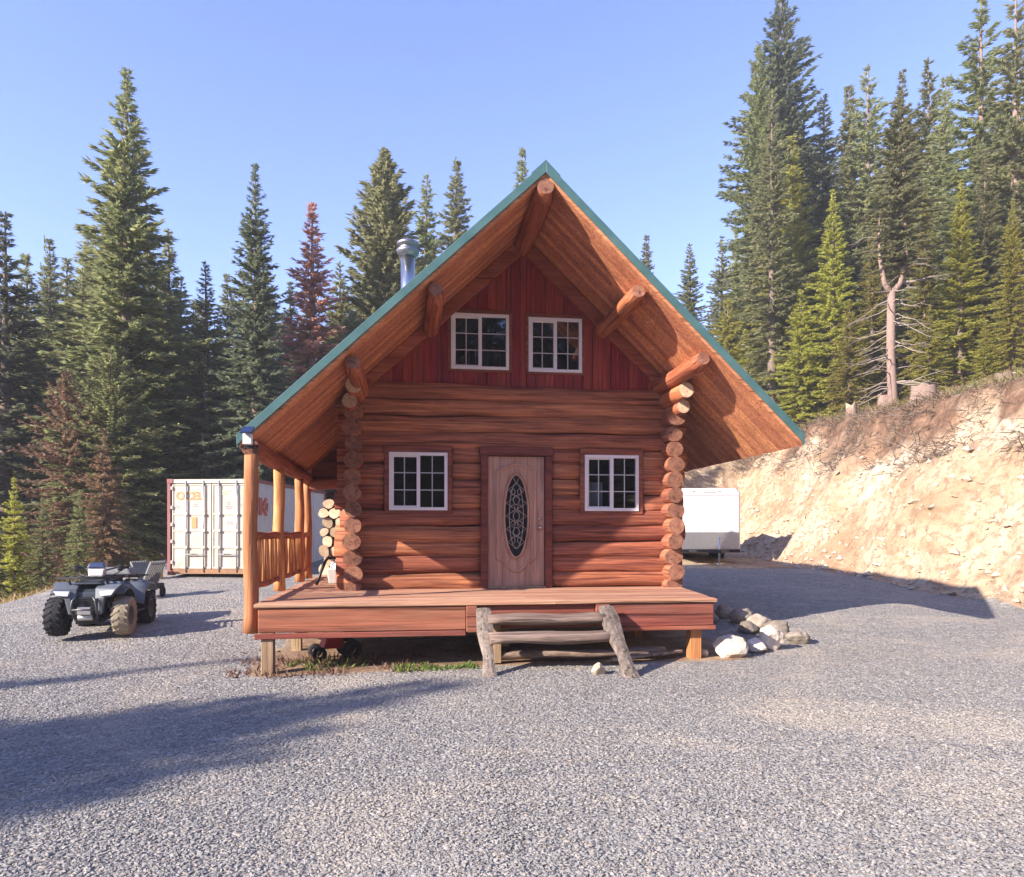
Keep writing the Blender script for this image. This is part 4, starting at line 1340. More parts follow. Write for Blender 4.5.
for s in (-1, 1):
    for y in (2.2, 2.95):
        MB().lathe([(.12, -.09), (.28, -.10), (.335, -.06), (.335, .06), (.28, .10), (.12, .09)], (s * .97, y, .335), 'x', 22).build('wheel', M['rubber'], tr_)
    MB().box(min(s * 1.03, s * 1.16), max(s * 1.03, s * 1.16), 1.8, 3.35, .70, .76).build('fender', M['alu'], tr_, bevel=.01)

# ------------------------------------------------------------------ trees
def leaf_quads(P, Dv, U, ln, wd):
    """kite shaped sprays: base P, direction Dv, side U, length ln, width wd"""
    n = len(P)
    v = np.empty((n, 4, 3))
    v[:, 0] = P
    v[:, 1] = P + Dv * (ln * .45)[:, None] + U * (wd * .5)[:, None]
    v[:, 2] = P + Dv * ln[:, None]
    v[:, 3] = P + Dv * (ln * .45)[:, None] - U * (wd * .5)[:, None]
    return v.reshape(-1, 3)


def make_conifer(seed, hh=20.0, base=.06, rmax=3.0, whorls=58, per=6, pw=.9, droop=.28, spray=.42, dens=11.0, prof='cone', sparse=0.0, up=.35, bare=0.0, pale=False, wfac=.24):
    r = np.random.default_rng(seed)
    tb = MB()
    k = 14
    bend = r.normal(0, .10, 2)
    tr0 = hh * .0135 + .04
    tpts = [(bend[0] * math.sin(j / k * 3), bend[1] * math.sin(j / k * 2.3), hh * .985 * j / (k - 1) - (.4 if j == 0 else 0)) for j in range(k)]
    tb.tube(tpts, [tr0 * (1.25 if j == 0 else 1) * (1 - .93 * j / (k - 1)) for j in range(k)], 9, 0, True, None, True, .05, seed=seed)
    Ps, Ds, Us, Ls, Ws = [], [], [], [], []
    sticks_v, sticks_f = [], []
    azoff = 0
    for w in range(whorls):
        t = base + (1 - base) * ((w + r.random() * .8) / whorls) ** .92
        t = min(t, .992)
        if prof == 'cone':
            pr = (1 - t) ** pw * (.62 + .38 * min(1, (t - base) / .14))
        elif prof == 'round':
            pr = math.sqrt(max(0, 1 - ((t - .42) / .58) ** 2)) ** 1.7 if t > .42 else .62 + .38 * (t - base) / (.42 - base)
        else:   # column
            pr = min(1, (1 - t) * 2.6) ** .8 * (.7 + .3 * min(1, (t - base) / .2))
        z0 = t * hh
        azoff += 2.4
        nb = per if t < .85 else max(3, per - 2)
        lop = .8 + .35 * r.random()
        for q in range(nb):
            if r.random() < sparse: continue
            az = azoff + 6.283 * q / nb + r.normal(0, .28)
            L = max(.10 + .10 * min(1, (1 - t) * 8), rmax * pr * lop * (.62 + .5 * r.random()))
            pit = -.32 + (up + .75) * t ** 1.5 + r.normal(0, .09)
            dr = droop * (1.2 - t)
            ca, sa = math.cos(az), math.sin(az)
            nseg = 6
            S = np.linspace(0, 1, nseg)
            rr_ = S * L * math.cos(pit)
            zz = z0 + L * (math.sin(pit) * S - dr * S ** 2 * .9 + dr * .75 * S ** 3.2)
            cx = np.interp(z0, [p[2] for p in tpts], [p[0] for p in tpts]); cy = np.interp(z0, [p[2] for p in tpts], [p[1] for p in tpts])
            bw = .008 + .010 * L
            b0 = len(sticks_v)
            for j in range(nseg):
                ww = bw * (1 - .85 * S[j])
                p = np.array([cx + ca * rr_[j], cy + sa * rr_[j], zz[j]])
                sticks_v += [p + (-sa * ww, ca * ww, 0), p + (sa * ww, -ca * ww, 0), p + (0, 0, ww * 1.6)]
            for j in range(nseg - 1):
                for e in range(3):
                    e2 = (e + 1) % 3
                    sticks_f.append((b0 + j * 3 + e, b0 + j * 3 + e2, b0 + j * 3 + 3 + e2, b0 + j * 3 + 3 + e))
            if t < bare: continue
            n = int(6 + dens * L * 2.1)
            s = np.clip(.03 + .97 * r.random(n) ** .85, 0, 1)
            s[-1] = 1.0
            rad_ = np.interp(s, S, rr_); zc = np.interp(s, S, zz)
            side = np.where(r.random(n) < .5, -1, 1)
            ang = az + side * (.35 + .75 * r.random(n)) * (1 - .5 * s)
            ln = spray * (.55 + .75 * r.random(n)) * (1.1 - .42 * s) * (.55 + .45 * min(1, L / 1.2))
            tilt = -.22 + r.normal(0, .22, n) + .35 * t
            for fan in (-.28, 0.04, .30):
                a2 = ang + fan + r.normal(0, .1, n)
                d = np.stack([np.cos(a2) * np.cos(tilt), np.sin(a2) * np.cos(tilt), np.sin(tilt)], 1)
                roll = r.normal(0, .55, n)
                u = np.stack([-np.sin(a2) * np.cos(roll), np.cos(a2) * np.cos(roll), np.sin(roll)], 1)
                Ps.append(np.stack([cx + ca * rad_, cy + sa * rad_, zc + r.normal(0, .03, n)], 1)); Ds.append(d); Us.append(u)
                lf = ln * (1 if abs(fan) < .1 else .78)
                Ls.append(lf); Ws.append(lf * wfac * (.8 + .5 * r.random(n)))
    # leader tuft
    n = 26
    zz = hh * (.955 + .04 * r.random(n)); a = r.random(n) * 6.283
    Ps.append(np.stack([0 * zz, 0 * zz, zz], 1)); Ds.append(np.stack([np.cos(a) * .35, np.sin(a) * .35, np.full(n, .93)], 1)); Us.append(np.stack([-np.sin(a), np.cos(a), 0 * a], 1))
    Ls.append(np.full(n, spray * .5)); Ws.append(np.full(n, spray * .16))
    lv = leaf_quads(np.concatenate(Ps), np.concatenate(Ds), np.concatenate(Us), np.concatenate(Ls), np.concatenate(Ws))
    nl = len(lv) // 4
    lf = np.arange(nl * 4).reshape(nl, 4)
    sv = np.array(sticks_v); sf = np.array(sticks_f) + len(lv)
    me = np_mesh('crown', np.concatenate([lv, sv]), np.concatenate([lf, sf]), False, np.concatenate([np.zeros(nl, int), np.ones(len(sf), int)]))
    me.materials.append(M['fol_mid']); me.materials.append(M['twig'])
    root = empty('conifer_tree', (0, -200, -50))
    tr = tb.build('trunk', M['trunk_pale'] if pale else M['trunk'], root)
    cr_ = bpy.data.objects.new('crown', me); col.objects.link(cr_); cr_.parent = root
    cr_.material_slots[0].link = 'OBJECT'; cr_.material_slots[0].material = M['fol_mid']
    return dict(root=root, trunk=tr, crown=cr_, h=hh, used=False)


P = {
    'spruce_a': make_conifer(1, rmax=3.7, whorls=70, per=6, pw=.85, dens=11),
    'spruce_b': make_conifer(2, rmax=3.5, whorls=62, per=6, pw=.92, dens=10, sparse=.12),
    'slim_a': make_conifer(3, rmax=2.7, whorls=66, per=6, pw=.8, droop=.35, dens=11, sparse=.08),
    'slim_b': make_conifer(4, rmax=2.9, whorls=58, per=5, pw=.78, droop=.3, dens=11, sparse=.10, base=.12),
    'column': make_conifer(5, rmax=2.5, whorls=66, per=6, prof='column', dens=11, droop=.3, base=.05),
    'pine': make_conifer(6, rmax=2.8, whorls=60, per=6, prof='round', dens=13, droop=.05, up=.9, spray=.5, base=.12, wfac=.22),
    'open': make_conifer(7, rmax=2.9, whorls=54, per=5, pw=.7, dens=10, sparse=.2, base=.14, pale=True),
    'dead': make_conifer(8, rmax=2.6, whorls=66, per=6, pw=.8, dens=11, sparse=.08, base=.06, droop=.35, pale=True, spray=.4),
    'young': make_conifer(9, hh=9.0, rmax=2.3, whorls=40, per=6, pw=.85, dens=15, spray=.30, base=.02, droop=.22),
    'bough': make_conifer(10, hh=12.0, rmax=3.4, whorls=40, per=7, prof='column', dens=10, spray=.42, base=.03, droop=.5, sparse=.12),
    'snagtop': make_conifer(12, hh=14.0, rmax=2.5, whorls=44, per=6, pw=.6, dens=11, sparse=.12, base=.06, droop=.2, pale=True),
}
tree_n = 0


def tree(kind, x, y, height, zb, mat, wf=1.0, label='', group=None, name='conifer_tree'):
    global tree_n
    p = P[kind]
    if not p['used']:
        root, trk, crw = p['root'], p['trunk'], p['crown']; p['used'] = True
    else:
        root = p['root'].copy(); col.objects.link(root)
        trk = p['trunk'].copy(); col.objects.link(trk); trk.parent = root
        crw = p['crown'].copy(); col.objects.link(crw); crw.parent = root
    for k in ('group',):
        if k in root: del root[k]
    root.name = name
    root.location = (x, y, zb)
    s = height / p['h']
    root.scale = (s * wf, s * wf, s)
    root.rotation_euler = (0, 0, (tree_n * 2.399) % 6.283)
    crw.material_slots[0].link = 'OBJECT'
    crw.material_slots[0].material = M[mat]
    tag(root, label, 'tree', group)
    tree_n += 1
    return root


def tree_px(kind, px, tipy, Z, mat, wf=1.0, label='', group=None):
    x = (px - CX) / F * Z
    zb = Hs(x, Z) - .1
    ztip = EYE + (HY - tipy) / F * Z
    return tree(kind, x, Z, ztip - zb, zb, mat, wf, label, group)


hero = [
    # left side
    ('spruce_b', 6, 213, 30, 'fol_dark', 1.15, 'dark conifer cut by the left edge of the photo'),
    ('slim_a', 45, 236, 36, 'fol_mid', .9, 'thin tipped conifer between the dark edge tree and the tallest left tree'),
    ('spruce_a', 125, 70, 27, 'fol_mid', 1.05, 'tallest tree on the left, a broad green conifer behind the quad bike'),
    ('spruce_b', 168, 230, 29, 'fol_pale', 1.05, 'pale green conifer just right of the tallest left tree'),
    ('slim_b', 205, 262, 28, 'fol_pale', 1.1, 'medium green conifer above the middle of the shipping container'),
    ('spruce_a', 254, 164, 27, 'fol_dark', .85, 'dark pointed spruce standing behind the left porch roof corner'),
    ('dead', 309, 203, 31, 'fol_red', 1.3, 'dead conifer with rust red needles left of the chimney'),
    ('pine', 383, 150, 34, 'fol_pale', 1.0, 'broad rounded pale pine directly behind the chimney'),
    ('slim_b', 427, 173, 40, 'fol_mid', 1.0, 'conifer just right of the chimney, shorter of the close pair'),
    ('slim_a', 456, 158, 42, 'fol_mid', 1.1, 'taller conifer of the close pair right of the chimney'),
    ('slim_a', 525, 149, 46, 'fol_mid', .9, 'conifer tip peeking out left of the cabin ridge'),
    ('slim_b', 340, 262, 33, 'fol_pale', 1.1, 'pale conifer between the red dead tree and the broad pine'),
    ('bough', 66, 372, 24.5, 'fol_rust', .62, 'rusty brown leaved conifer at the foot of the tallest left tree'),
    ('bough', 112, 350, 25, 'fol_mid', .8, 'bushy olive conifer behind the quad bike handlebars'),
    ('young', 104, 430, 23.5, 'fol_rust', .9, 'low brownish young conifer behind the quad bike instrument pod'),
    # right side
    ('slim_a', 649, 235, 52, 'fol_mid', 1.0, 'small distant conifer peeking over the right roof slope'),
    ('slim_b', 690, 243, 48, 'fol_mid', 1.15, 'small conifer in the gap right of the roof, before the tall stand'),
    ('spruce_b', 722, 236, 44, 'fol_pale', 1.0, 'pale conifer at the left foot of the tall right stand'),
    ('column', 783, -6, 44, 'fol_dark', .86, 'huge dark conifer, the tallest beside the gap of open sky'),
    ('column', 757, 45, 42, 'fol_mid', .68, 'lighter conifer growing against the left flank of the huge dark one'),
    ('slim_b', 824, 95, 45, 'fol_pale', 1.0, 'slim conifer right beside the huge dark conifer'),
    ('slim_a', 845, 88, 43, 'fol_pale', 1.0, 'second slim conifer right of the huge dark conifer'),
    ('open', 868, 66, 42, 'fol_pale', 1.0, 'conifer with thin open top behind the bare forked tree'),
    ('spruce_b', 903, 70, 41, 'fol_pale', .85, 'green conifer rising straight behind the bare forked tree'),
    ('slim_b', 928, 58, 40, 'fol_mid', 1.0, 'conifer just right of the forked tree with pointed top'),
    ('slim_a', 951, 74, 38, 'fol_pale', 1.0, 'conifer between the pointed tree and the very tall right pair'),
    ('open', 981, -4, 34, 'fol_mid', 1.0, 'very tall open conifer with visible pale trunk near the right edge'),
    ('open', 1016, -10, 31, 'fol_pale', .95, 'very tall conifer with white trunk cut by the right edge'),
    ('slim_b', 772, 95, 38, 'fol_pale', .8, 'sunlit conifer with pale trunk in front of the huge dark conifer'),
    # sunlit young trees in front of the right stand
    ('spruce_b', 832, 190, 36, 'fol_yellow', .95, 'yellow green fir in front of the right stand, beside the roof edge'),
    ('young', 800, 290, 36.5, 'fol_yellow', 1.1, 'bushy yellow green young fir just right of the roof slope'),
    ('young', 850, 300, 33.5, 'fol_yellow', 1.0, 'young yellow fir directly left of the bare forked trunk'),
    ('spruce_b', 960, 180, 30, 'fol_yellow', 1.0, 'yellow green fir right of the bare forked tree'),
    ('spruce_a', 1012, 200, 27, 'fol_yellow', .8, 'yellow green fir at the right edge above the bank'),
    ('young', 930, 305, 29.5, 'fol_yellow', 1.0, 'low young fir beside the big stump on the bank'),
    ('young', 985, 320, 27.5, 'fol_yellow', 1.05, 'low bushy young fir on the bank between two yellow firs'),
    ('spruce_b', 790, 215, 39, 'fol_yellow', .8, 'tall yellow green fir standing at the foot of the huge dark conifer'),
    ('spruce_b', 872, 215, 35, 'fol_yellow', .7, 'yellow green fir whose tip shows just left of the fork of the bare tree'),
    ('spruce_a', 925, 190, 33, 'fol_yellow', .7, 'yellow green fir just right of the fork of the bare tree'),
    ('spruce_b', 985, 150, 30.5, 'fol_pale', .8, 'pale green fir in front of the very tall right pair'),
    ('young', 728, 300, 41, 'fol_yellow', 1.4, 'leftmost low yellow green fir of the right stand'),
    ('young', 745, 330, 40, 'fol_yellow', 1.3, 'low yellow green fir half hidden by the right roof slope'),
    ('young', 770, 300, 41, 'fol_mid', 1.2, 'mid green young fir above the right roof slope'),
    # small trees at the left edge below the yard
    ('young', 14, 478, 20.5, 'fol_yellow', .75, 'small sunlit yellow young fir at the left edge below the yard'),
    ('young', 42, 498, 20.5, 'fol_mid', .8, 'small green young fir beside the quad bike at the yard edge'),
    ('young', 80, 490, 22, 'fol_mid', .8, 'second small green fir behind the quad bike front wheel'),
    ('young', -8, 500, 18.5, 'fol_mid', .8, 'young green fir cut by the left edge beside the yellow one'),
]
for (k, px, ty, Z, m, wf, lab) in hero:
    tree_px(k, px, ty, Z, m, wf * (1.28 if k in ('slim_a', 'slim_b', 'spruce_b', 'open') else 1.12), lab)

# filler trees deeper in the forest, kept under the outline of the leading trees
sky_l = ([-60, 0, 40, 80, 110, 125, 145, 165, 200, 235, 253, 275, 308, 340, 383, 410, 430, 456, 490, 525, 560],
         [230, 225, 250, 250, 160, 130, 180, 245, 270, 240, 220, 268, 250, 275, 220, 220, 215, 210, 250, 230, 260])
sky_r = ([690, 715, 740, 760, 785, 815, 850, 900, 950, 985, 1100], [300, 270, 180, 120, 70, 130, 120, 110, 110, 60, 40])
fr_ = random.Random(5)
for i in range(64):
    px = -50 + 610 * (i + fr_.random()) / 64
    Z = fr_.uniform(30, 46)
    ty = float(np.interp(px, *sky_l)) + fr_.uniform(8, 85)
    tree_px(fr_.choice(['spruce_a', 'spruce_b', 'slim_a', 'slim_b', 'column']), px, ty, Z, fr_.choice(['fol_dark', 'fol_mid', 'fol_mid', 'fol_pale', 'fol_pale']), fr_.uniform(1.15, 1.6),
            'green conifer in the crowded background forest behind the cabin and container', 'background forest trees behind cabin and container')
for i in range(52):
    px = 690 + 400 * (i + fr_.random()) / 52
    Z = fr_.uniform(40, 60)
    ty = float(np.interp(px, *sky_r)) + fr_.uniform(25, 170)
    tree_px(fr_.choice(['spruce_b', 'slim_a', 'slim_b', 'column', 'open']), px, ty, Z, fr_.choice(['fol_mid', 'fol_mid', 'fol_pale', 'fol_yellow']), fr_.uniform(1.1, 1.5),
            'green conifer in the crowded stand on the hillside above the dirt bank', 'background hillside trees above the bank')
for i in range(34):
    px = -420 + 370 * (i + fr_.random()) / 18 if i < 18 else (570 + 130 * (i - 18 + fr_.random()) / 8 if i < 26 else 1110 + 300 * (i - 26 + fr_.random()) / 8)
    Z = fr_.uniform(30, 44) if i < 18 else (fr_.uniform(46, 58) if i < 26 else fr_.uniform(30, 42))
    ty = fr_.uniform(190, 300) if i < 18 else (fr_.uniform(300, 350) if i < 26 else fr_.uniform(40, 170))
    gl = i < 26
    tree_px(fr_.choice(['spruce_a', 'spruce_b', 'slim_a']), px, ty, Z, fr_.choice(['fol_mid', 'fol_pale']), 1.3,
            'green conifer in the crowded background forest behind the cabin and container' if gl else 'green conifer in the crowded stand on the hillside above the dirt bank',
            'background forest trees behind cabin and container' if gl else 'background hillside trees above the bank')
# forest around the clearing: left of the frame (it throws the shadows on the gravel) and behind the viewer
SUN = Vector((-2.1 * math.cos(th) + 1.0 * math.sin(th), -2.1 * math.sin(th) - 1.0 * math.cos(th), 1.22))
SUN.normalize()
sh = Vector((-SUN.x, -SUN.y)).normalized(); tanE = SUN.z / math.hypot(SUN.x, SUN.y)
for (tx, ty, dist, k, wf) in ((-.5, 8.4, 36, 'spruce_a', 1.0), (-3.7, 10.4, 31, 'spruce_b', .8), (-1.7, 7.3, 28, 'column', 1.1), (-1.6, 6.6, 25, 'spruce_a', 1.2),
                              (-1.9, 5.9, 30, 'spruce_a', 1.1), (-2.5, 5.3, 26, 'column', 1.1), (-2.6, 7.4, 21, 'spruce_a', 1.3), (-3.0, 6.0, 19, 'spruce_a', 1.3), (-1.2, 7.6, 33, 'spruce_a', 1.2), (-1.0, 8.7, 24, 'spruce_a', 1.1), (-2.6, 8.1, 20, 'column', 1.0), (-2.2, 6.6, 18, 'column', 1.3), (-3.4, 5.2, 20, 'spruce_b', 1.3), (-5.2, 9.3, 22, 'spruce_b', .9), (-3.6, 6.6, 20, 'column', 1.2)):
    bx_, by_ = tx - sh.x * dist, ty - sh.y * dist
    zb = Hs(bx_, by_)
    tree(k, bx_, by_, dist * tanE - zb, zb, 'fol_mid', wf, 'tall conifer left of the clearing that shades the gravel', 'trees left of the clearing')
for i in range(46):
    a = -155 + 150 * (i % 23 + fr_.random()) / 23
    d = fr_.uniform(34, 42) if i < 23 else fr_.uniform(46, 58)
    sunward = abs(a + 148) < 24
    hgt = fr_.uniform(16, 22) if i < 23 else fr_.uniform(22, 28)
    if a < -112 or sunward:
        d += 14; hgt = min(hgt, (d - 12) * tanE - 2.0)
    x, y = d * math.cos(rad(a)), d * math.sin(rad(a))
    tree(fr_.choice(['spruce_a', 'spruce_b', 'column']), x, y, hgt, Hs(x, y), fr_.choice(['fol_dark', 'fol_mid']), 1.3, 'conifer on the near side of the clearing behind the viewer', 'trees behind the viewer')

for i in range(16):
    a = rad(-112 + 58 * (i + fr_.random()) / 16)
    d = fr_.uniform(28, 33)
    x, y = d * math.cos(a), d * math.sin(a)
    tree(fr_.choice(['spruce_a', 'column']), x, y, fr_.uniform(19, 23), Hs(x, y), 'fol_dark', 1.5, 'conifer on the near side of the clearing behind the viewer', 'trees behind the viewer')

# the bare forked tree on the bank
fx_, fz_ = (892 - CX) / F * 29.5, 29.5
snag = empty('forked_tree', (fx_, fz_, Hs(fx_, fz_) - .1), 0, 'bare pinkish trunk that forks in two, with dead grey branches, on the bank', 'tree')
s_ = MB()
sc_ = 29.5 / F
fork = 118 * sc_
s_.tube([(0, 0, -.3), (.02, 0, .6), (-.05, 0, 2.2), (-.03, 0, fork)], [.25, .19, .17, .15], 11, 0, True, None, True, .06, seed=3)
s_.tube([(-.03, 0, fork - .1), (-.28, .05, fork + .35), (-.42, .1, fork + 1.3), (-.46, .12, fork + 2.0), (-.45, .12, fork + 3.0)], [.15, .09, .075, .045, .012], 9, 0, True, None, True, .05, seed=5)
s_.tube([(-.03, 0, fork - .1), (.30, -.05, fork + .3), (.52, -.1, fork + 1.1), (.48, 0, fork + 3.5), (.42, 0, fork + 7.0)], [.15, .10, .085, .06, .02], 9, 0, True, None, True, .05, seed=6)
s_.build('trunk', M['trunk_pale'], snag)
rr = random.Random(3)
s_ = MB()
for i in range(64):
    z = rr.uniform(.8, fork + 2.5)
    a = rr.uniform(0, 6.283); L = rr.uniform(1.0, 2.4) * (1 - .25 * z / fork)
    c = (0, 0) if z < fork else ((-.4, .1) if rr.random() < .5 else (.5, 0))
    dz = rr.uniform(-.55, .15)
    p = [(c[0] + math.cos(a) * L * s, c[1] + math.sin(a) * L * s, z + dz * L * s ** 1.4 + .12 * math.sin(s * 5 + i)) for s in (0, .3, .6, 1)]
    s_.tube(p, [.028, .02, .013, .004], 5, 0, False)
    for q in range(3):
        s = rr.uniform(.3, .9); b_ = a + rr.choice((-1, 1)) * rr.uniform(.4, .9)
        o = (c[0] + math.cos(a) * L * s, c[1] + math.sin(a) * L * s, z + dz * L * s ** 1.4 + .12 * math.sin(s * 5 + i)); l2 = L * .35
        s_.tube([o, (o[0] + math.cos(b_) * l2, o[1] + math.sin(b_) * l2, o[2] - .25 * l2)], [.011, .003], 4, 0, False)
s_.build('dead_branches', M['twig_pale'], snag)
p = P['snagtop']
p['root'].name = 'upper_growth_base'
cr2, tk2 = p['crown'], p['trunk']
bpy.data.objects.remove(tk2)
bpy.data.objects.remove(p['root'])
cr2.parent = snag
topz = EYE + (HY - 98) * sc_ - snag.location.z
q_ = (topz - fork - .3) / 14.0
cr2.scale = (q_ * 1.45, q_ * 1.45, q_)
cr2.location = (.30, .05, fork + .3)
cr2.material_slots[0].material = M['fol_pale']

# ------------------------------------------------------------------ stumps, brush, grass
def stump(px, py, Z, r, h, label, mat='trunk_pale', tilt=0.0, jag=.06):
    x = (px - CX) / F * Z
    z = Hs(x, Z)
    root = empty('tree_stump', (x, Z, z - .05), random.uniform(0, 6), label, 'stump')
    root.rotation_euler[0] = tilt
    n = 14
    m = MB()
    vs = []
    for (rr_, zz) in ((r * 1.5, -.25), (r * 1.12, .12 * h), (r, .5 * h), (r * .97, h)):
        for j in range(n):
            t = 2 * math.pi * j / n
            q = rr_ * (1 + .1 * math.sin(3 * t + px) + .05 * math.sin(7 * t))
            vs.append((q * math.cos(t), q * math.sin(t), zz + (random.uniform(-jag, jag) if zz == h else 0)))
    fs = [(i * n + j, i * n + (j + 1) % n, (i + 1) * n + (j + 1) % n, (i + 1) * n + j) for i in range(3) for j in range(n)]
    m.add(vs, fs, 0, True)
    m.build('stump_body', M[mat], root)
    t_ = MB(); t_.add([(0, 0, h - .01)] + vs[-n:], [(0, 1 + j, 1 + (j + 1) % n) for j in range(n)]); t_.build('cut_face', M['log_end_pale'], root)
    return root


def rim_pt(px, dd=3.4):
    """where the view direction of column px meets the brushy rim of the bank"""
    k = (px - CX) / F
    for Z in np.arange(12, 44, .1):
        if bank_d(np.array([k * Z]), np.array([Z]))[0] > dd: return Z
    return 40


stump(924, 405, rim_pt(924, 4.0), .38, .52, 'broad pale cut stump on the rim of the dirt bank')
stump(852, 420, rim_pt(852, 4.0), .22, .55, 'thin ragged grey stump on the bank rim left of the broad one', jag=.2)
stump(885, 408, rim_pt(885, 5.6), .30, .55, 'small grey stump at the foot of the forked tree')
stump(1005, 385, rim_pt(1005, 5.5), .28, .45, 'low brown stump on the slope near the right edge', 'trunk')


def sticks(name, n, region, lr, wr, mat, label, cat, up=(.2, .9), kind='stuff', seed=1, leaf=False):
    r = np.random.default_rng(seed)
    x, y = region(r, n)
    n = len(x)
    z = H(x, y)
    L = lr[0] + (lr[1] - lr[0]) * r.random(n) ** 1.5
    az = r.random(n) * 6.283
    el = up[0] + (up[1] - up[0]) * r.random(n)
    d = np.stack([np.cos(az) * np.cos(el), np.sin(az) * np.cos(el), np.sin(el)], 1)
    roll = r.random(n) * 3.14
    s1 = np.stack([-np.sin(az), np.cos(az), 0 * az], 1)
    s2 = np.cross(d, s1)
    u = s1 * np.cos(roll)[:, None] + s2 * np.sin(roll)[:, None]
    w = wr[0] + (wr[1] - wr[0]) * r.random(n)
    Pn = np.stack([x, y, z - .02], 1)
    if leaf:
        v = leaf_quads(Pn + d * 0, d, u, L, w)
        f = np.arange(n * 4).reshape(n, 4)
    else:
        v = np.empty((n, 4, 3))
        mid = Pn + d * (L * .5)[:, None] + r.normal(0, .06, (n, 3)) * L[:, None]
        tip = Pn + d * L[:, None]; tip[:, 2] -= L * .15
        # two crossed slivers make each stick solid from any side
        vv = np.stack([Pn - u * w[:, None] * .5, Pn + u * w[:, None] * .5, mid + u * w[:, None] * .35, mid - u * w[:, None] * .35, tip], 1)
        u2 = np.cross(d, u)
        vw = np.stack([Pn - u2 * w[:, None] * .5, Pn + u2 * w[:, None] * .5, mid + u2 * w[:, None] * .35, mid - u2 * w[:, None] * .35, tip], 1)
        A = np.concatenate([vv, vw], 0).reshape(-1, 3)
        k = len(A) // 5
        q = np.arange(k)[:, None] * 5
        f1 = q + np.array([[0, 1, 2, 3]]); f2 = q + np.array([[3, 2, 4, 4]])
        me = bpy.data.meshes.new(name)
        me.from_pydata(A.tolist(), [], f1.tolist() + [[a, b, c] for a, b, c, _ in f2.tolist()])
        o = link(name, me, mat)
        return tag(o, label, cat, kind=kind)
    return tag(link(name, np_mesh(name, v, f), mat), label, cat, kind=kind)


def reg_rim(d0, d1, yl=(9, 40), xl=(5, 22)):
    def f(r, n):
        x = xl[0] + (xl[1] - xl[0]) * r.random(n * 6); y = yl[0] + (yl[1] - yl[0]) * r.random(n * 6)
        d = bank_d(x, y)
        c = fbm(x * .7, y * .7, 77, 3)
        k = (d > d0) & (d < d1) & (c > -.12)
        return x[k][:n], y[k][:n]
    return f


sticks('dry_brush', 15000, reg_rim(2.0, 4.0), (.2, 1.0), (.010, .03), M['twig'], 'tangle of dead roots and brush along the bank rim', 'brush', (-.7, .7), seed=4)
sticks('bleached_roots', 3500, reg_rim(1.8, 4.6), (.2, .9), (.008, .022), M['twig_pale'], 'pale exposed roots and twigs hanging over the bank rim', 'roots', (-.8, .4), seed=5)
sticks('dry_grass', 16000, reg_rim(3.0, 9.0), (.12, .42), (.010, .022), M['grass'], 'dry golden grass on the slope above the bank', 'grass', (.7, 1.4), seed=6, leaf=True)
sticks('low_greenery', 5000, reg_rim(3.8, 11.0), (.12, .4), (.03, .08), M['weed'], 'low green plants on the slope under the trees', 'plants', (.5, 1.3), seed=7, leaf=True)


def reg_local(x0, x1, y0, y1):
    def f(r, n):
        a = x0 + (x1 - x0) * r.random(n); b = y0 + (y1 - y0) * r.random(n)
        c = fbm(a * 2.2, b * 2.2, 99, 2) > -.1
        a, b = a[c], b[c]
        return CO[0] + a * math.cos(th) - b * math.sin(th), CO[1] + a * math.sin(th) + b * math.cos(th)
    return f


sticks('dry_weeds', 1700, reg_local(-4.0, -1.5, -2.7, -1.2), (.04, .16), (.010, .026), M['leaf_dry'], 'dry brown weeds growing round the left porch post', 'weeds', (.3, 1.4), seed=8, leaf=True)
sticks('leaf_litter', 900, reg_local(-4.2, 2.2, -2.75, -.2), (.04, .12), (.03, .06), M['leaf_dry'], 'dead leaves lying on the earth under the porch', 'leaves', (-.1, .5), seed=10, leaf=True)
sticks('green_weeds', 900, reg_local(-1.9, -.85, -2.65, -2.2), (.04, .12), (.012, .026), M['weed'], 'low green weeds at the porch edge left of the steps', 'weeds', (.5, 1.3), seed=9, leaf=True)
sticks('green_weeds', 600, reg_local(-3.3, -2.3, -2.3, -1.4), (.04, .13), (.012, .026), M['weed'], 'patch of green weeds near the red machine under the porch', 'weeds', (.5, 1.3), seed=12, leaf=True)
sticks('edge_grass', 5000, lambda r, n: ((lambda y: (np.interp(y, [5, 12, 17, 22], [-13, -11.6, -11.0, -11.6]) - r.random(len(y)) * 2.2, y))(6 + 18 * r.random(n))), (.1, .35), (.01, .03), M['grass'], 'dry yellow grass along the left edge of the gravel', 'grass', (.6, 1.4), seed=13, leaf=True)
sticks('fallen_bank_stones', 1, reg_rim(.0, 1.0), (.01, .02), (.01, .02), M['twig'], '', '', seed=3) if False else None


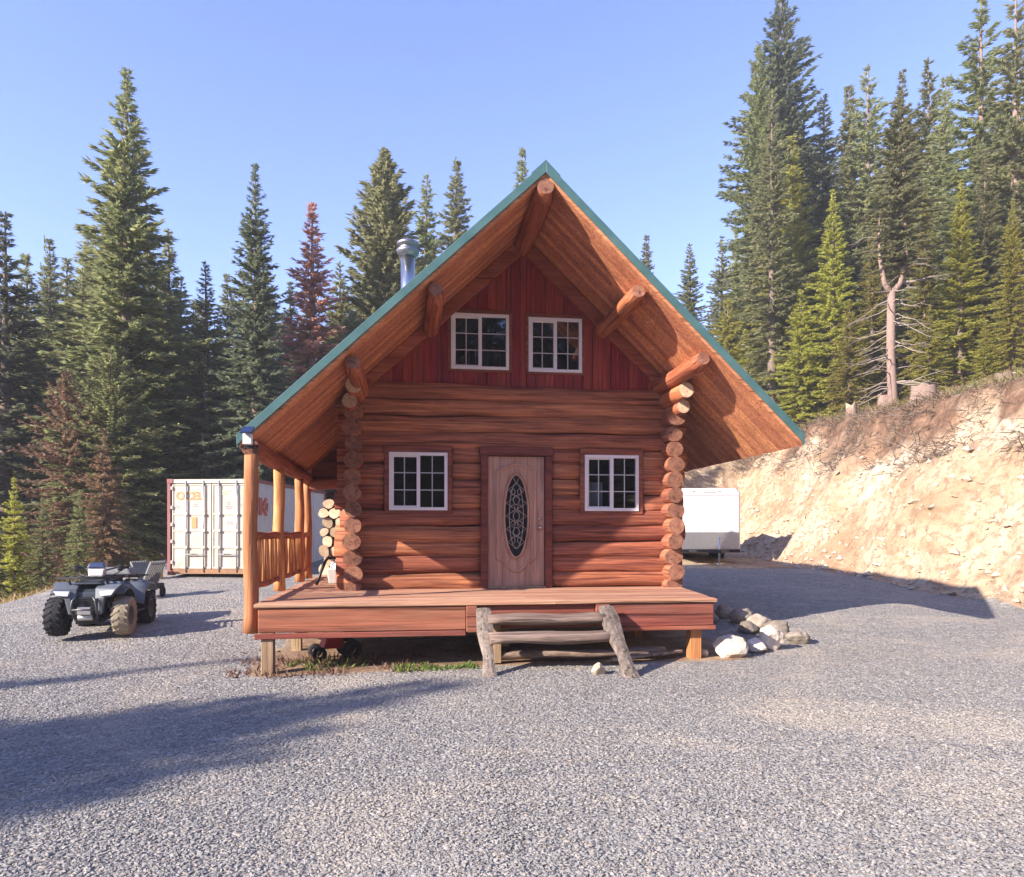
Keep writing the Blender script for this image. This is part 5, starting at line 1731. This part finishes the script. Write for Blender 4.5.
def bank_stones():
    r = np.random.default_rng(9)
    n = 3600
    x = 6 + 12 * r.random(n * 4); y = 9 + 24 * r.random(n * 4)
    d = bank_d(x, y); k = (d > -.5) & (d < 2.4) & (r.random(n * 4) < np.exp(-np.clip(d, 0, 9) * .9) + .25)
    x, y = x[k][:n], y[k][:n]; n = len(x)
    rad_ = .015 + .12 * r.random(n) ** 5
    base = np.array([(1, 0, 0), (-1, 0, 0), (0, 1, 0), (0, -1, 0), (0, 0, .8), (0, 0, -.8)], float)
    p = (base[None] * (.65 + .7 * r.random((n, 6, 1))) + r.normal(0, .2, (n, 6, 3))) * rad_[:, None, None]
    p[..., 0] += x[:, None]; p[..., 1] += y[:, None]; p[..., 2] += (H(x, y) + rad_ * .2)[:, None]
    fc = np.array([(0, 2, 4), (2, 1, 4), (1, 3, 4), (3, 0, 4), (2, 0, 5), (1, 2, 5), (3, 1, 5), (0, 3, 5)])
    Fc = (fc[None] + (np.arange(n) * 6)[:, None, None]).reshape(-1, 3)
    tag(link('bank_stones', np_mesh('bank_stones', p.reshape(-1, 3), Fc), M['bank_stone']), 'small loose stones on and below the dirt bank', 'stones', kind='stuff')


bank_stones()

# ------------------------------------------------------------------ light, sky, camera
w = bpy.data.worlds.new('World'); scene.world = w; w.use_nodes = True
nt = w.node_tree
sky = nt.nodes.new('ShaderNodeTexSky'); sky.sky_type = 'NISHITA'; sky.sun_disc = False
elev = math.asin(SUN.z)
sky.sun_elevation = elev
sky.sun_rotation = math.atan2(SUN.x, SUN.y)
sky.altitude = 1500; sky.air_density = 1.0; sky.dust_density = .3; sky.ozone_density = 4.0
bg = nt.nodes['Background']; bg.inputs['Strength'].default_value = .15
tint = nt.nodes.new('ShaderNodeMix'); tint.data_type = 'RGBA'; tint.blend_type = 'MULTIPLY'; tint.inputs[0].default_value = 1
tint.inputs[7].default_value = (1.15, .94, 1.07, 1)      # slightly lavender mountain sky
nt.links.new(sky.outputs['Color'], tint.inputs[6]); nt.links.new(tint.outputs[2], bg.inputs['Color'])
sl = bpy.data.lights.new('sun', 'SUN'); sl.energy = 4.7; sl.angle = rad(.55); sl.color = (1.0, .89, .77)
so_ = bpy.data.objects.new('sun', sl); col.objects.link(so_)
so_.rotation_euler = SUN.to_track_quat('Z', 'Y').to_euler()
so_.location = SUN * 60

cam = bpy.data.cameras.new('camera'); co = bpy.data.objects.new('camera', cam); col.objects.link(co)
cam.sensor_width = 36; cam.lens = 36 * F / 1024
cam.shift_y = (HY - 438.5) / 1024
cam.clip_end = 2000
co.location = (0, 0, EYE); co.rotation_euler = (rad(90), 0, 0)
scene.camera = co
scene.view_settings.view_transform = 'Standard'
scene.view_settings.look = 'None'
scene.view_settings.exposure = 1.45
scene.view_settings.gamma = 1
scene.cycles.max_bounces = 5
scene.cycles.use_adaptive_sampling = True
scene.cycles.adaptive_threshold = .02
scene.cycles.transparent_max_bounces = 8
scene.cycles.use_denoising = True

# ------------------------------------------------------------------ thin haze volume added to lift the dark tones
hz = NT('shadow_lift_haze')
hz.t.nodes.remove(hz.b)
pv = hz.n('ShaderNodeVolumePrincipled')
pv.inputs['Color'].default_value = (.88, .91, 1.0, 1); pv.inputs['Density'].default_value = .0010
pv.inputs['Anisotropy'].default_value = 0.0
hz.l(pv.outputs[0], hz.out.inputs['Volume'])
tag(MB().box(-425, 425, -425, 465, -22, 48).build('haze', hz.mat), 'thin pale haze added over the clearing and forest to lift their dark tones', 'haze', kind='stuff')
